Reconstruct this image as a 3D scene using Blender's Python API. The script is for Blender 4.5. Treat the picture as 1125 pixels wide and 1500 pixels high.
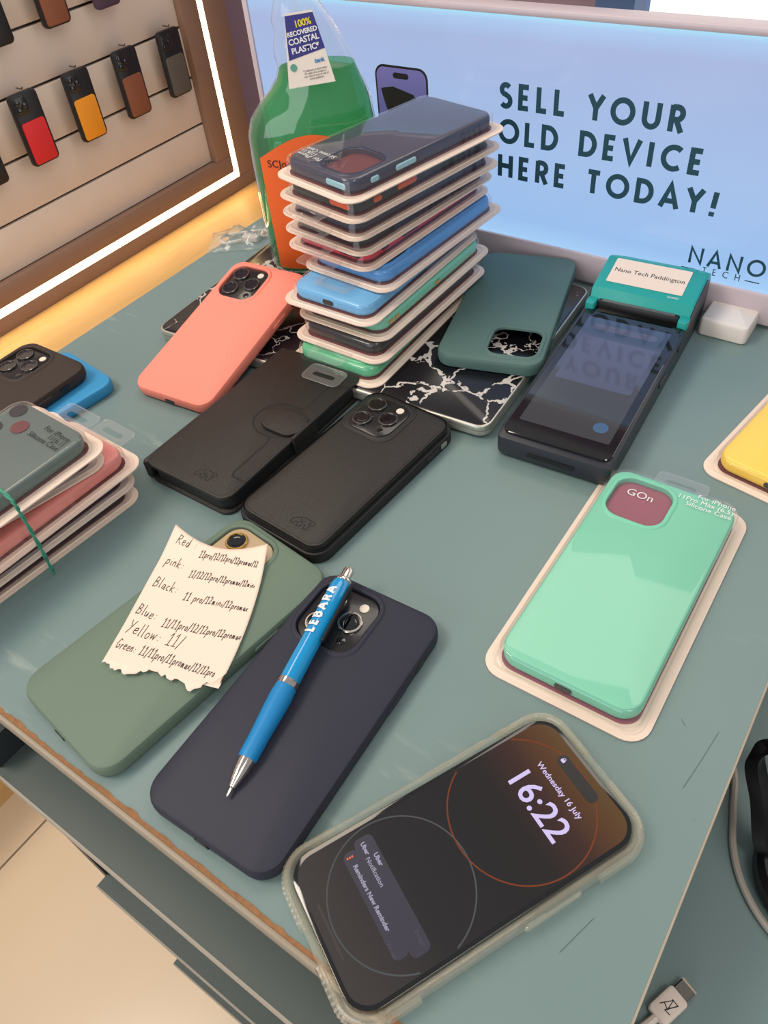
import bpy, bmesh, math, random
from mathutils import Vector, Matrix
random.seed(7)
R = math.radians
for o in list(bpy.data.objects): bpy.data.objects.remove(o)
scene = bpy.context.scene
COL = scene.collection

# ------------------------------------------------------------------ camera
camd = bpy.data.cameras.new('camera'); cam = bpy.data.objects.new('camera', camd); COL.objects.link(cam)
camd.sensor_fit = 'HORIZONTAL'; camd.sensor_width = 36.0; camd.lens = 36.0 * 1131.865 / 1125.0
camd.clip_start = 0.02; camd.clip_end = 50
cam.matrix_world = Matrix(((0.8217, -0.3610, 0.4411, -0.0186), (0.5637, 0.6295, -0.5348, -0.0398), (-0.0847, 0.6880, 0.7207, 0.3718), (0, 0, 0, 1)))
scene.camera = cam
# ------------------------------------------------------------------ world, lights, exposure
wd = bpy.data.worlds.new('world'); scene.world = wd; wd.use_nodes = True
wd.node_tree.nodes['Background'].inputs[0].default_value = (0.90, 0.88, 0.88, 1)
wd.node_tree.nodes['Background'].inputs[1].default_value = 0.42
def area(name, loc, target, sx, sy, power, col):
    l = bpy.data.lights.new(name, 'AREA'); l.shape = 'RECTANGLE'; l.size = sx; l.size_y = sy; l.energy = power; l.color = col
    o = bpy.data.objects.new(name, l); COL.objects.link(o); o.location = loc
    o.rotation_euler = (Vector(target) - Vector(loc)).to_track_quat('-Z', 'Y').to_euler()
    return o
area('added_front_fill', (-0.55, -2.7, 0.75), (-0.40, 0.30, 0.05), 2.6, 1.5, 30, (0.97, 0.97, 1.0))  # added area lamp behind the camera, brightens the front faces of the stack
area('ceiling_light_panel', (-1.15, -0.55, 1.70), (-0.45, 0.20, 0), 0.8, 0.6, 21, (1.0, 0.90, 0.77))
area('ceiling_light_panel', (-0.42, 1.42, 1.72), (-0.42, 1.30, 0), 1.3, 0.72, 8, (1.0, 0.90, 0.78))
area('ceiling_light_panel', (0.75, -0.25, 1.72), (0.40, 0.10, 0), 0.6, 0.6, 9, (1.0, 0.93, 0.83))
area('ceiling_light_panel', (-1.30, 0.55, 1.72), (-1.50, 0.75, 0), 0.5, 0.8, 7, (1.0, 0.86, 0.68))
scene.view_settings.view_transform = 'Standard'; scene.view_settings.look = 'None'
scene.view_settings.gamma = 1.0; scene.view_settings.use_curve_mapping = False
scene.view_settings.exposure = 0.0

# ------------------------------------------------------------------ materials
def lin(c):
    return tuple(((v/255)/12.92 if v/255 <= .04045 else ((v/255+.055)/1.055)**2.4) for v in c[:3]) + (1,)
def mat(name, col, rough=.5, metal=0, spec=.5, coat=0, emit=None, estr=0, var=0, vscale=60, bump=0, bscale=400):
    m = bpy.data.materials.new(name); m.use_nodes = True; nt = m.node_tree; b = nt.nodes['Principled BSDF']
    c = lin(col); b.inputs['Base Color'].default_value = c; b.inputs['Roughness'].default_value = rough
    b.inputs['Metallic'].default_value = metal; b.inputs['Specular IOR Level'].default_value = spec; b.inputs['Coat Weight'].default_value = coat
    b.inputs['Coat Roughness'].default_value = .05
    if emit: b.inputs['Emission Color'].default_value = lin(emit); b.inputs['Emission Strength'].default_value = estr
    if var or bump:
        tc = nt.nodes.new('ShaderNodeTexCoord')
    if var:
        n = nt.nodes.new('ShaderNodeTexNoise'); n.inputs['Scale'].default_value = vscale; n.inputs['Detail'].default_value = 5
        r = nt.nodes.new('ShaderNodeMix'); r.data_type = 'RGBA'
        r.inputs['A'].default_value = tuple(x*(1-var) for x in c[:3])+(1,); r.inputs['B'].default_value = tuple(min(1, x*(1+var)) for x in c[:3])+(1,)
        nt.links.new(tc.outputs['Object'], n.inputs['Vector']); nt.links.new(n.outputs['Fac'], r.inputs['Factor']); nt.links.new(r.outputs['Result'], b.inputs['Base Color'])
    if bump:
        n2 = nt.nodes.new('ShaderNodeTexNoise'); n2.inputs['Scale'].default_value = bscale; n2.inputs['Detail'].default_value = 4
        bp = nt.nodes.new('ShaderNodeBump'); bp.inputs['Strength'].default_value = bump; bp.inputs['Distance'].default_value = .001
        nt.links.new(tc.outputs['Object'], n2.inputs['Vector']); nt.links.new(n2.outputs['Fac'], bp.inputs['Height']); nt.links.new(bp.outputs['Normal'], b.inputs['Normal'])
    return m
def clear(name, tint=(255, 255, 255), haze=.05, hazecol=(235, 235, 235), rough=.04, ior=1.45):
    # thin clear plastic: transparent + fresnel gloss + a little milky diffuse
    m = bpy.data.materials.new(name); m.use_nodes = True; nt = m.node_tree; nt.nodes.clear()
    out = nt.nodes.new('ShaderNodeOutputMaterial'); t = nt.nodes.new('ShaderNodeBsdfTransparent'); t.inputs[0].default_value = lin(tint)
    d = nt.nodes.new('ShaderNodeBsdfDiffuse'); d.inputs[0].default_value = lin(hazecol)
    g = nt.nodes.new('ShaderNodeBsdfGlossy'); g.inputs['Roughness'].default_value = rough; g.inputs[0].default_value = (1, 1, 1, 1)
    m1 = nt.nodes.new('ShaderNodeMixShader'); m1.inputs[0].default_value = haze
    lw = nt.nodes.new('ShaderNodeLayerWeight'); lw.inputs['Blend'].default_value = .5; f0 = ((ior-1)/(ior+1))**2
    pw = nt.nodes.new('ShaderNodeMath'); pw.operation = 'POWER'; pw.inputs[1].default_value = 5; fr = nt.nodes.new('ShaderNodeMath'); fr.operation = 'MULTIPLY_ADD'; fr.inputs[1].default_value = 1-f0; fr.inputs[2].default_value = f0
    nt.links.new(lw.outputs['Facing'], pw.inputs[0]); nt.links.new(pw.outputs[0], fr.inputs[0]); m2 = nt.nodes.new('ShaderNodeMixShader')
    nt.links.new(t.outputs[0], m1.inputs[1]); nt.links.new(d.outputs[0], m1.inputs[2])
    nt.links.new(fr.outputs[0], m2.inputs[0]); nt.links.new(m1.outputs[0], m2.inputs[1]); nt.links.new(g.outputs[0], m2.inputs[2])
    nt.links.new(m2.outputs[0], out.inputs[0])
    return m
def emis(name, col, s):
    m = bpy.data.materials.new(name); m.use_nodes = True; nt = m.node_tree; nt.nodes.clear()
    out = nt.nodes.new('ShaderNodeOutputMaterial'); e = nt.nodes.new('ShaderNodeEmission'); e.inputs[0].default_value = lin(col); e.inputs[1].default_value = s
    nt.links.new(e.outputs[0], out.inputs[0]); return m

def desk_material():
    m = mat('desk_teal', (116, 138, 138), .40, spec=.45); nt = m.node_tree; b = nt.nodes['Principled BSDF']
    tc = nt.nodes.new('ShaderNodeTexCoord')
    n = nt.nodes.new('ShaderNodeTexNoise'); n.inputs['Scale'].default_value = 9; n.inputs['Detail'].default_value = 8
    mx = nt.nodes.new('ShaderNodeMix'); mx.data_type = 'RGBA'; mx.inputs['A'].default_value = lin((112, 135, 136)); mx.inputs['B'].default_value = lin((121, 143, 142))
    nt.links.new(tc.outputs['Object'], n.inputs['Vector']); nt.links.new(n.outputs['Fac'], mx.inputs['Factor'])
    # pale scuffs: stretched noise, thresholded
    mp = nt.nodes.new('ShaderNodeMapping'); mp.inputs['Rotation'].default_value = (0, 0, .6); mp.inputs['Scale'].default_value = (30, 160, 30)
    n2 = nt.nodes.new('ShaderNodeTexNoise'); n2.inputs['Scale'].default_value = 1.0; n2.inputs['Detail'].default_value = 6
    rp = nt.nodes.new('ShaderNodeValToRGB'); rp.color_ramp.elements[0].position = .56; rp.color_ramp.elements[1].position = .74
    n3 = nt.nodes.new('ShaderNodeTexNoise'); n3.inputs['Scale'].default_value = 7
    rp3 = nt.nodes.new('ShaderNodeValToRGB'); rp3.color_ramp.elements[0].position = .55; rp3.color_ramp.elements[1].position = .72
    ml = nt.nodes.new('ShaderNodeMath'); ml.operation = 'MULTIPLY'; m3 = nt.nodes.new('ShaderNodeMath'); m3.operation = 'MULTIPLY'; m3.inputs[1].default_value = .5
    mx2 = nt.nodes.new('ShaderNodeMix'); mx2.data_type = 'RGBA'; mx2.inputs['B'].default_value = lin((190, 196, 186))
    nt.links.new(tc.outputs['Object'], mp.inputs['Vector']); nt.links.new(mp.outputs[0], n2.inputs['Vector']); nt.links.new(n2.outputs['Fac'], rp.inputs[0])
    nt.links.new(tc.outputs['Object'], n3.inputs['Vector']); nt.links.new(n3.outputs['Fac'], rp3.inputs[0])
    nt.links.new(rp.outputs[0], ml.inputs[0]); nt.links.new(rp3.outputs[0], ml.inputs[1]); nt.links.new(ml.outputs[0], m3.inputs[0])
    nt.links.new(m3.outputs[0], mx2.inputs['Factor']); nt.links.new(mx.outputs['Result'], mx2.inputs['A']); nt.links.new(mx2.outputs['Result'], b.inputs['Base Color'])
    return m
def marble_material():
    m = mat('black_marble', (14, 14, 20), .22); nt = m.node_tree; b = nt.nodes['Principled BSDF']
    tc = nt.nodes.new('ShaderNodeTexCoord')
    n = nt.nodes.new('ShaderNodeTexNoise'); n.inputs['Scale'].default_value = 30; n.inputs['Detail'].default_value = 9
    ad = nt.nodes.new('ShaderNodeVectorMath'); ad.operation = 'MULTIPLY_ADD'; ad.inputs[1].default_value = (.05, .05, .05)
    nt.links.new(tc.outputs['Object'], n.inputs['Vector']); nt.links.new(n.outputs['Color'], ad.inputs[0]); nt.links.new(tc.outputs['Object'], ad.inputs[2])
    v = nt.nodes.new('ShaderNodeTexVoronoi'); v.feature = 'DISTANCE_TO_EDGE'; v.inputs['Scale'].default_value = 27
    nt.links.new(ad.outputs[0], v.inputs['Vector'])
    n2 = nt.nodes.new('ShaderNodeTexNoise'); n2.inputs['Scale'].default_value = 16; n2.inputs['Detail'].default_value = 4
    nt.links.new(tc.outputs['Object'], n2.inputs['Vector'])
    mr = nt.nodes.new('ShaderNodeMapRange'); mr.inputs['From Min'].default_value = .40; mr.inputs['From Max'].default_value = .72; mr.inputs['To Min'].default_value = .0; mr.inputs['To Max'].default_value = .05
    nt.links.new(n2.outputs['Fac'], mr.inputs['Value'])
    lt = nt.nodes.new('ShaderNodeMath'); lt.operation = 'LESS_THAN'
    nt.links.new(v.outputs['Distance'], lt.inputs[0]); nt.links.new(mr.outputs[0], lt.inputs[1])
    n3 = nt.nodes.new('ShaderNodeTexNoise'); n3.inputs['Scale'].default_value = 150; n3.inputs['Detail'].default_value = 3
    nt.links.new(tc.outputs['Object'], n3.inputs['Vector'])
    g = nt.nodes.new('ShaderNodeMath'); g.operation = 'GREATER_THAN'; g.inputs[1].default_value = .42; nt.links.new(n3.outputs['Fac'], g.inputs[0])
    ml = nt.nodes.new('ShaderNodeMath'); ml.operation = 'MULTIPLY'; nt.links.new(lt.outputs[0], ml.inputs[0]); nt.links.new(g.outputs[0], ml.inputs[1])
    mx = nt.nodes.new('ShaderNodeMix'); mx.data_type = 'RGBA'; mx.inputs['A'].default_value = lin((15, 15, 22)); mx.inputs['B'].default_value = lin((205, 198, 192))
    nt.links.new(ml.outputs[0], mx.inputs['Factor']); nt.links.new(mx.outputs['Result'], b.inputs['Base Color'])
    return m
def wood_material():
    m = mat('pale_wood', (205, 165, 105), .45); nt = m.node_tree; b = nt.nodes['Principled BSDF']
    tc = nt.nodes.new('ShaderNodeTexCoord'); mp = nt.nodes.new('ShaderNodeMapping'); mp.inputs['Scale'].default_value = (9, 1.2, 9)
    n = nt.nodes.new('ShaderNodeTexNoise'); n.inputs['Scale'].default_value = 2.2; n.inputs['Detail'].default_value = 6; n.inputs['Distortion'].default_value = 1.2
    mx = nt.nodes.new('ShaderNodeMix'); mx.data_type = 'RGBA'; mx.inputs['A'].default_value = lin((196, 150, 88)); mx.inputs['B'].default_value = lin((222, 184, 124))
    nt.links.new(tc.outputs['Object'], mp.inputs['Vector']); nt.links.new(mp.outputs[0], n.inputs['Vector']); nt.links.new(n.outputs['Fac'], mx.inputs['Factor']); nt.links.new(mx.outputs['Result'], b.inputs['Base Color'])
    return m
def gradient_emission(name, stops, axis, lo, hi, strength, rough=.12):
    # a lit surface whose emitted colour changes along one local axis (screen picture, painted reflection, backlight falloff)
    m = bpy.data.materials.new(name); m.use_nodes = True; nt = m.node_tree; b = nt.nodes['Principled BSDF']
    b.inputs['Base Color'].default_value = (.01, .01, .01, 1); b.inputs['Roughness'].default_value = rough
    tc = nt.nodes.new('ShaderNodeTexCoord'); sp = nt.nodes.new('ShaderNodeSeparateXYZ'); mr = nt.nodes.new('ShaderNodeMapRange')
    mr.inputs['From Min'].default_value = lo; mr.inputs['From Max'].default_value = hi
    cr = nt.nodes.new('ShaderNodeValToRGB'); els = cr.color_ramp.elements
    while len(els) < len(stops): els.new(.5)
    for e, (p, c) in zip(els, stops): e.position = p; e.color = lin(c)
    nt.links.new(tc.outputs['Object'], sp.inputs[0]); nt.links.new(sp.outputs['XYZ'.index(axis)], mr.inputs['Value']); nt.links.new(mr.outputs[0], cr.inputs[0])
    nt.links.new(cr.outputs[0], b.inputs['Emission Color']); b.inputs['Emission Strength'].default_value = strength
    return m

M = dict(
    scratch=mat('desk_scratch', (88, 106, 108), .5),
    desk=desk_material(), desk_edge=mat('desk_edge_band', (168, 156, 138), .5, var=.12, vscale=40), raw=mat('worn_chipboard', (150, 108, 72), .9, var=.35, vscale=260, bump=.6, bscale=900),
    teal_dark=mat('teal_panel', (72, 84, 82), .45, var=.06, vscale=20), teal_side=mat('dark_side_panel', (44, 52, 56), .5), edge_pale=mat('pale_edge', (165, 158, 146), .5),
    tile=mat('cream_tile', (226, 205, 176), .22, var=.03, vscale=6), grout=mat('grout', (120, 105, 90), .8),
    wood=wood_material(), frame=mat('bronze_frame', (142, 114, 98), .42, metal=.1), slat=mat('white_slat', (222, 208, 196), .55, var=.08, vscale=9), groove=mat('slat_groove', (60, 56, 58), .5, metal=.4),
    led=emis('warm_led', (255, 214, 150), 14.0), mauve=mat('mauve_wall', (140, 122, 140), .7), white=mat('white_plastic', (226, 218, 212), .35), lilac=mat('lilac_frame', (196, 182, 190), .35, spec=.6),
    marble=marble_material(), alu=mat('silver_aluminium', (196, 194, 184), .35, metal=.7),
    black=mat('black_plastic', (22, 22, 25), .35), black_gloss=mat('black_glass', (8, 8, 10), .06, spec=.6, coat=.5), rubber=mat('black_rubber', (27, 25, 26), .55),
    leather=mat('black_leather', (36, 32, 30), .40, spec=.5, bump=.45, bscale=1400), stitch=mat('black_stitch', (12, 11, 11), .6),
    chrome=mat('chrome', (215, 208, 200), .16, metal=1), gold=mat('gold_ring', (214, 176, 100), .22, metal=1), steel=mat('dark_steel', (130, 126, 122), .25, metal=1),
    glassdark=mat('camera_plate_black', (30, 29, 30), .22, coat=.3), lens=mat('lens_glass', (7, 8, 14), .05, coat=.8), flash=mat('flash_white', (232, 222, 205), .35), champagne=mat('camera_plate_gold', (196, 172, 138), .25, coat=.3),
    coral=mat('coral_silicone', (255, 146, 128), .5, spec=.35), sage=mat('sage_silicone', (106, 125, 110), .55, spec=.3), navy=mat('navy_silicone', (46, 47, 61), .55, spec=.3), brown=mat('charcoal_silicone', (60, 50, 45), .55, spec=.3),
    pine=mat('pine_silicone', (84, 112, 108), .55, spec=.3), sky=mat('sky_silicone', (58, 150, 206), .5, spec=.35),
    mint=mat('mint_silicone', (120, 203, 172), .45), mint2=mat('green_silicone', (92, 190, 142), .4), ink=mat('ink_black_silicone', (24, 24, 30), .4), blue=mat('light_blue_silicone', (112, 186, 236), .4), blue2=mat('blue_silicone', (72, 148, 216), .4),
    red=mat('red_silicone', (222, 44, 74), .4), midnight=mat('midnight_silicone', (40, 44, 70), .4), forest=mat('dark_green_silicone', (30, 42, 46), .4), yellow=mat('yellow_silicone', (250, 208, 70), .45), rose=mat('rose_silicone', (232, 138, 130), .45), slate=mat('slate_silicone', (92, 108, 104), .45),
    orange_btn=mat('orange_button', (232, 98, 50), .4), pale_btn=mat('pale_blue_button', (150, 196, 208), .4),
    tray=mat('cream_tray', (238, 216, 200), .4, spec=.5), maroon=mat('maroon_insert', (104, 38, 42), .5), maroon2=mat('rose_insert', (150, 80, 98), .5),
    clear=clear('clear_plastic', haze=.035), clear_tab=clear('clear_tab', haze=.05, hazecol=(245, 245, 245)), bag=clear('clear_bag', haze=.22, hazecol=(190, 200, 195), rough=.12),
    tpu=clear('clear_bumper', tint=(255, 255, 253), haze=.10, hazecol=(255, 242, 214), rough=.08, ior=1.6), bottle=clear('clear_bottle', haze=.05, ior=1.5), liquid=clear('green_liquid', tint=(50, 214, 136), haze=.30, hazecol=(14, 160, 92), rough=.05, ior=1.33),
    label_orange=mat('orange_label', (238, 106, 42), .4), tagwhite=mat('tag_white', (236, 226, 214), .5), indigo=mat('tag_indigo', (50, 48, 128), .5), tagyellow=mat('tag_yellow', (238, 214, 60), .5), text_dark=mat('print_black', (26, 26, 30), .6), text_white=mat('print_white', (236, 236, 236), .5), tagblue=mat('tag_blue', (50, 130, 190), .5), tagteal=mat('tag_green', (90, 160, 140), .5),
    paper=mat('note_paper', (244, 222, 204), .75, var=.02, vscale=30), penink=mat('pen_ink', (44, 40, 42), .7),
    pen=mat('pen_blue', (8, 146, 208), .12, coat=.6), grip=mat('pen_grip_blue', (10, 130, 194), .45), terminal=mat('terminal_body', (40, 43, 52), .38), term_teal=mat('terminal_teal', (30, 158, 152), .35), label_paper=mat('label_paper', (232, 214, 200), .6), serr=mat('serrated_metal', (130, 122, 116), .35, metal=.8),
    band=mat('green_band', (58, 148, 122), .5), cable=mat('grey_cable', (176, 168, 158), .45), cable_white=mat('white_cable', (228, 212, 200), .4), brownleather=mat('brown_wallet', (134, 78, 52), .5), orangewallet=mat('orange_wallet', (236, 150, 22), .5), redwallet=mat('red_wallet', (214, 34, 40), .5), greywallet=mat('grey_wallet', (88, 82, 76), .5), purplewallet=mat('plum_case', (72, 52, 74), .5),
    signink=mat('sign_ink', (24, 70, 86), .5), whitepanel=emis('white_panel_light', (255, 250, 246), 1.3), bluewall=mat('blue_panel', (60, 92, 140), .5), trig=mat('red_trigger', (222, 70, 50), .4), text_screen=emis('screen_text', (222, 206, 250), .95), text_soft=emis('screen_text_soft', (205, 200, 225), .62), text_dim=emis('screen_text_dim', (140, 136, 150), .4),
    ring_grey=emis('wallpaper_ring_grey', (120, 122, 124), .5), ring_copper=emis('wallpaper_ring_copper', (176, 96, 66), .5), notif=mat('notification_panel', (46, 44, 54), .25, emit=(46, 44, 56), estr=.6), home=emis('home_bar', (110, 100, 98), .55), flame=mat('usb_metal', (210, 196, 170), .25, metal=1))

# ------------------------------------------------------------------ mesh helpers
def finish(name, bm, m, parent=None, loc=(0, 0, 0), rot=(0, 0, 0), smooth=35, mats=None):
    me = bpy.data.meshes.new(name); bm.normal_update(); bm.to_mesh(me); bm.free()
    for x in (mats or [m]): me.materials.append(M[x] if isinstance(x, str) else x)
    if smooth:
        me.polygons.foreach_set('use_smooth', [True]*len(me.polygons)); me.set_sharp_from_angle(angle=R(smooth))
    o = bpy.data.objects.new(name, me); COL.objects.link(o); o.parent = parent; o.location = loc; o.rotation_euler = rot
    return o
def rr(w, l, r, seg=6, cx=0, cy=0):
    r = max(1e-5, min(r, w/2-1e-6, l/2-1e-6)); pts = []
    for k, (sx, sy) in enumerate(((1, 1), (-1, 1), (-1, -1), (1, -1))):
        for i in range(seg+1):
            a = math.pi/2*(k + i/seg); pts.append((cx+sx*(w/2-r)+r*math.cos(a), cy+sy*(l/2-r)+r*math.sin(a)))
    return pts
def loops(bm, ls, bottom=True, top=True, mi=0):
    rows = [[bm.verts.new(p) for p in l] for l in ls]; n = len(rows[0])
    for a, b in zip(rows, rows[1:]):
        for i in range(n):
            f = bm.faces.new((a[i], a[(i+1) % n], b[(i+1) % n], b[i])); f.material_index = mi
    if bottom: bm.faces.new(rows[0][::-1]).material_index = mi
    if top: bm.faces.new(rows[-1]).material_index = mi
    return rows
def slab_bm(w, l, r, prof, seg=6, bottom=True, top=True, bm=None, cx=0, cy=0):
    bm = bm or bmesh.new()
    loops(bm, [[(x, y, z) for x, y in rr(w-2*i, l-2*i, max(r-i, .0004), seg, cx, cy)] for i, z in prof], bottom, top)
    return bm
def slab(name, w, l, r, prof, m, parent=None, loc=(0, 0, 0), rot=(0, 0, 0), seg=6, top=True, bottom=True):
    return finish(name, slab_bm(w, l, r, prof, seg, bottom, top), m, parent, loc, rot)
def rnd(z0, z1, b=.001):  # simple bevelled block profile
    return [(b, z0), (b*.3, z0+b*.3), (0, z0+b), (0, z1-b), (b*.3, z1-b*.3), (b, z1)]
def box(name, x0, x1, y0, y1, z0, z1, m, parent=None, bev=0):
    bm = bmesh.new(); bmesh.ops.create_cube(bm, size=1)
    for v in bm.verts: v.co = Vector(((x0+x1)/2+v.co.x*(x1-x0), (y0+y1)/2+v.co.y*(y1-y0), (z0+z1)/2+v.co.z*(z1-z0)))
    if bev: bmesh.ops.bevel(bm, geom=bm.edges[:], offset=bev, segments=2, affect='EDGES', profile=.5)
    return finish(name, bm, m, parent)
def disc_bm(prof, seg=24, bm=None, cx=0, cy=0, mi=0, axis='z', top=True):
    bm = bm or bmesh.new()
    def pt(r, z, a):
        x, y = r*math.cos(a), r*math.sin(a)
        return (cx+x, cy+y, z) if axis == 'z' else (cx+x, z, cy+y)
    loops(bm, [[pt(max(r, 1e-5), z, 2*math.pi*i/seg) for i in range(seg)] for r, z in prof], True, top, mi)
    return bm
def tube_bm(pts, r, seg=8, bm=None, closed=False):
    bm = bm or bmesh.new(); pts = [Vector(p) for p in pts]; n = len(pts); rows = []
    up = Vector((0, 0, 1))
    for i, p in enumerate(pts):
        t = ((pts[(i+1) % n] - pts[i-1]) if closed else (pts[min(i+1, n-1)] - pts[max(i-1, 0)])).normalized()
        s = t.cross(up); s = s.normalized() if s.length > 1e-4 else Vector((1, 0, 0)); u = s.cross(t)
        rad = r[i] if isinstance(r, (list, tuple)) else r
        rows.append([bm.verts.new(p + (s*math.cos(2*math.pi*k/seg) + u*math.sin(2*math.pi*k/seg))*rad) for k in range(seg)])
    pr = list(zip(rows, rows[1:])) + ([(rows[-1], rows[0])] if closed else [])
    for a, b in pr:
        for k in range(seg): bm.faces.new((a[k], a[(k+1) % seg], b[(k+1) % seg], b[k]))
    if not closed: bm.faces.new(rows[0][::-1]); bm.faces.new(rows[-1])
    return bm
def spline(pts, n=8):
    P = [Vector(p) for p in pts]; out = []
    for i in range(len(P)-1):
        a, b, c, d = P[max(i-1, 0)], P[i], P[i+1], P[min(i+2, len(P)-1)]
        for k in range(n):
            t = k/n; out.append(.5*((2*b)+(c-a)*t+(2*a-5*b+4*c-d)*t*t+(3*b-a-3*c+d)*t**3))
    return out + [P[-1]]
def ribbon(bm, pts, w, fn=lambda x, y: (x, y, 0)):
    # flat stroke of constant width along a 2D polyline, mapped to 3D by fn
    pts = [p for i, p in enumerate(pts) if i == 0 or math.hypot(p[0]-pts[i-1][0], p[1]-pts[i-1][1]) > 1e-7]
    n = len(pts); L, Rr = [], []
    for i in range(n):
        a, b = pts[max(i-1, 0)], pts[min(i+1, n-1)]
        closed = n > 3 and abs(pts[0][0]-pts[-1][0])+abs(pts[0][1]-pts[-1][1]) < 1e-9
        if closed and i in (0, n-1): a, b = pts[-2], pts[1]
        d0 = (pts[i][0]-a[0], pts[i][1]-a[1]); d1 = (b[0]-pts[i][0], b[1]-pts[i][1])
        l0 = math.hypot(*d0) or 1; l1 = math.hypot(*d1) or 1
        tx, ty = (d0[0]/l0 if l0 != 1 or d0 != (0, 0) else 0)+(d1[0]/l1), (d0[1]/l0)+(d1[1]/l1)
        tl = math.hypot(tx, ty) or 1; tx /= tl; ty /= tl
        dd = d1 if (d1[0] or d1[1]) else d0; ld = math.hypot(*dd) or 1
        cs = max(.45, abs(tx*dd[0]/ld+ty*dd[1]/ld)); hw = w/2/cs
        L.append(bm.verts.new(fn(pts[i][0]-ty*hw, pts[i][1]+tx*hw))); Rr.append(bm.verts.new(fn(pts[i][0]+ty*hw, pts[i][1]-tx*hw)))
    for i in range(n-1): bm.faces.new((L[i], Rr[i], Rr[i+1], L[i+1]))
def arc(cx, cy, rx, ry, a0, a1, n=12): return [(cx+rx*math.cos(R(a0+(a1-a0)*i/n)), cy+ry*math.sin(R(a0+(a1-a0)*i/n))) for i in range(n+1)]
CAPS = {  # geometric capitals: advance width, strokes (cap height 1)
    'S': (.56, [arc(.27, .735, .2, .195, 35, 270) + arc(.27, .285, .225, .225, 90, -145)[1:]]), 'E': (.52, [[(.46, .93), (.08, .93), (.08, .07), (.46, .07)], [(.08, .5), (.42, .5)]]), 'L': (.48, [[(.08, 1), (.08, .07), (.46, .07)]]),
    'Y': (.66, [[(.03, 1), (.33, .48), (.63, 1)], [(.33, .5), (.33, 0)]]), 'O': (.98, [arc(.49, .5, .42, .43, 0, 360, 28)]), 'U': (.76, [[(.09, 1), (.09, .36)] + arc(.37, .36, .28, .29, 180, 360) + [(.65, 1)]]),
    'R': (.6, [[(.08, 0), (.08, 1)], [(.08, .93), (.28, .93)] + arc(.28, .70, .22, .23, 90, -90, 10)[1:] + [(.08, .47)], [(.28, .47), (.53, 0)]]), 'D': (.76, [[(.08, .07), (.08, .93), (.28, .93)] + arc(.28, .5, .39, .43, 90, -90, 14)[1:] + [(.08, .07)]]),
    'V': (.72, [[(.03, 1), (.36, .06), (.69, 1)]]), 'I': (.26, [[(.13, 1), (.13, 0)]]), 'C': (.82, [arc(.5, .5, .42, .43, 50, 310, 20)]), 'H': (.74, [[(.09, 1), (.09, 0)], [(.65, 1), (.65, 0)], [(.09, .52), (.65, .52)]]),
    'T': (.58, [[(.02, .93), (.56, .93)], [(.29, .93), (.29, 0)]]), 'A': (.76, [[(.03, 0), (.38, .96), (.73, 0)], [(.16, .3), (.6, .3)]]), '!': (.26, [[(.15, 1), (.12, .32)], [(.112, .17), (.10, -.02)]]), 'B': (.62, [[(.08, .07), (.08, .93), (.30, .93)] + arc(.30, .725, .19, .205, 90, -90, 8)[1:] + [(.08, .52)], [(.30, .52)] + arc(.30, .295, .24, .225, 90, -90, 8)[1:] + [(.08, .07)]]), 'N': (.8, [[(.09, 0), (.09, .94), (.71, .06), (.71, 1)]]), ' ': (.36, []), '-': (.6, [[(.02, .5), (.58, .5)]])}
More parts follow.
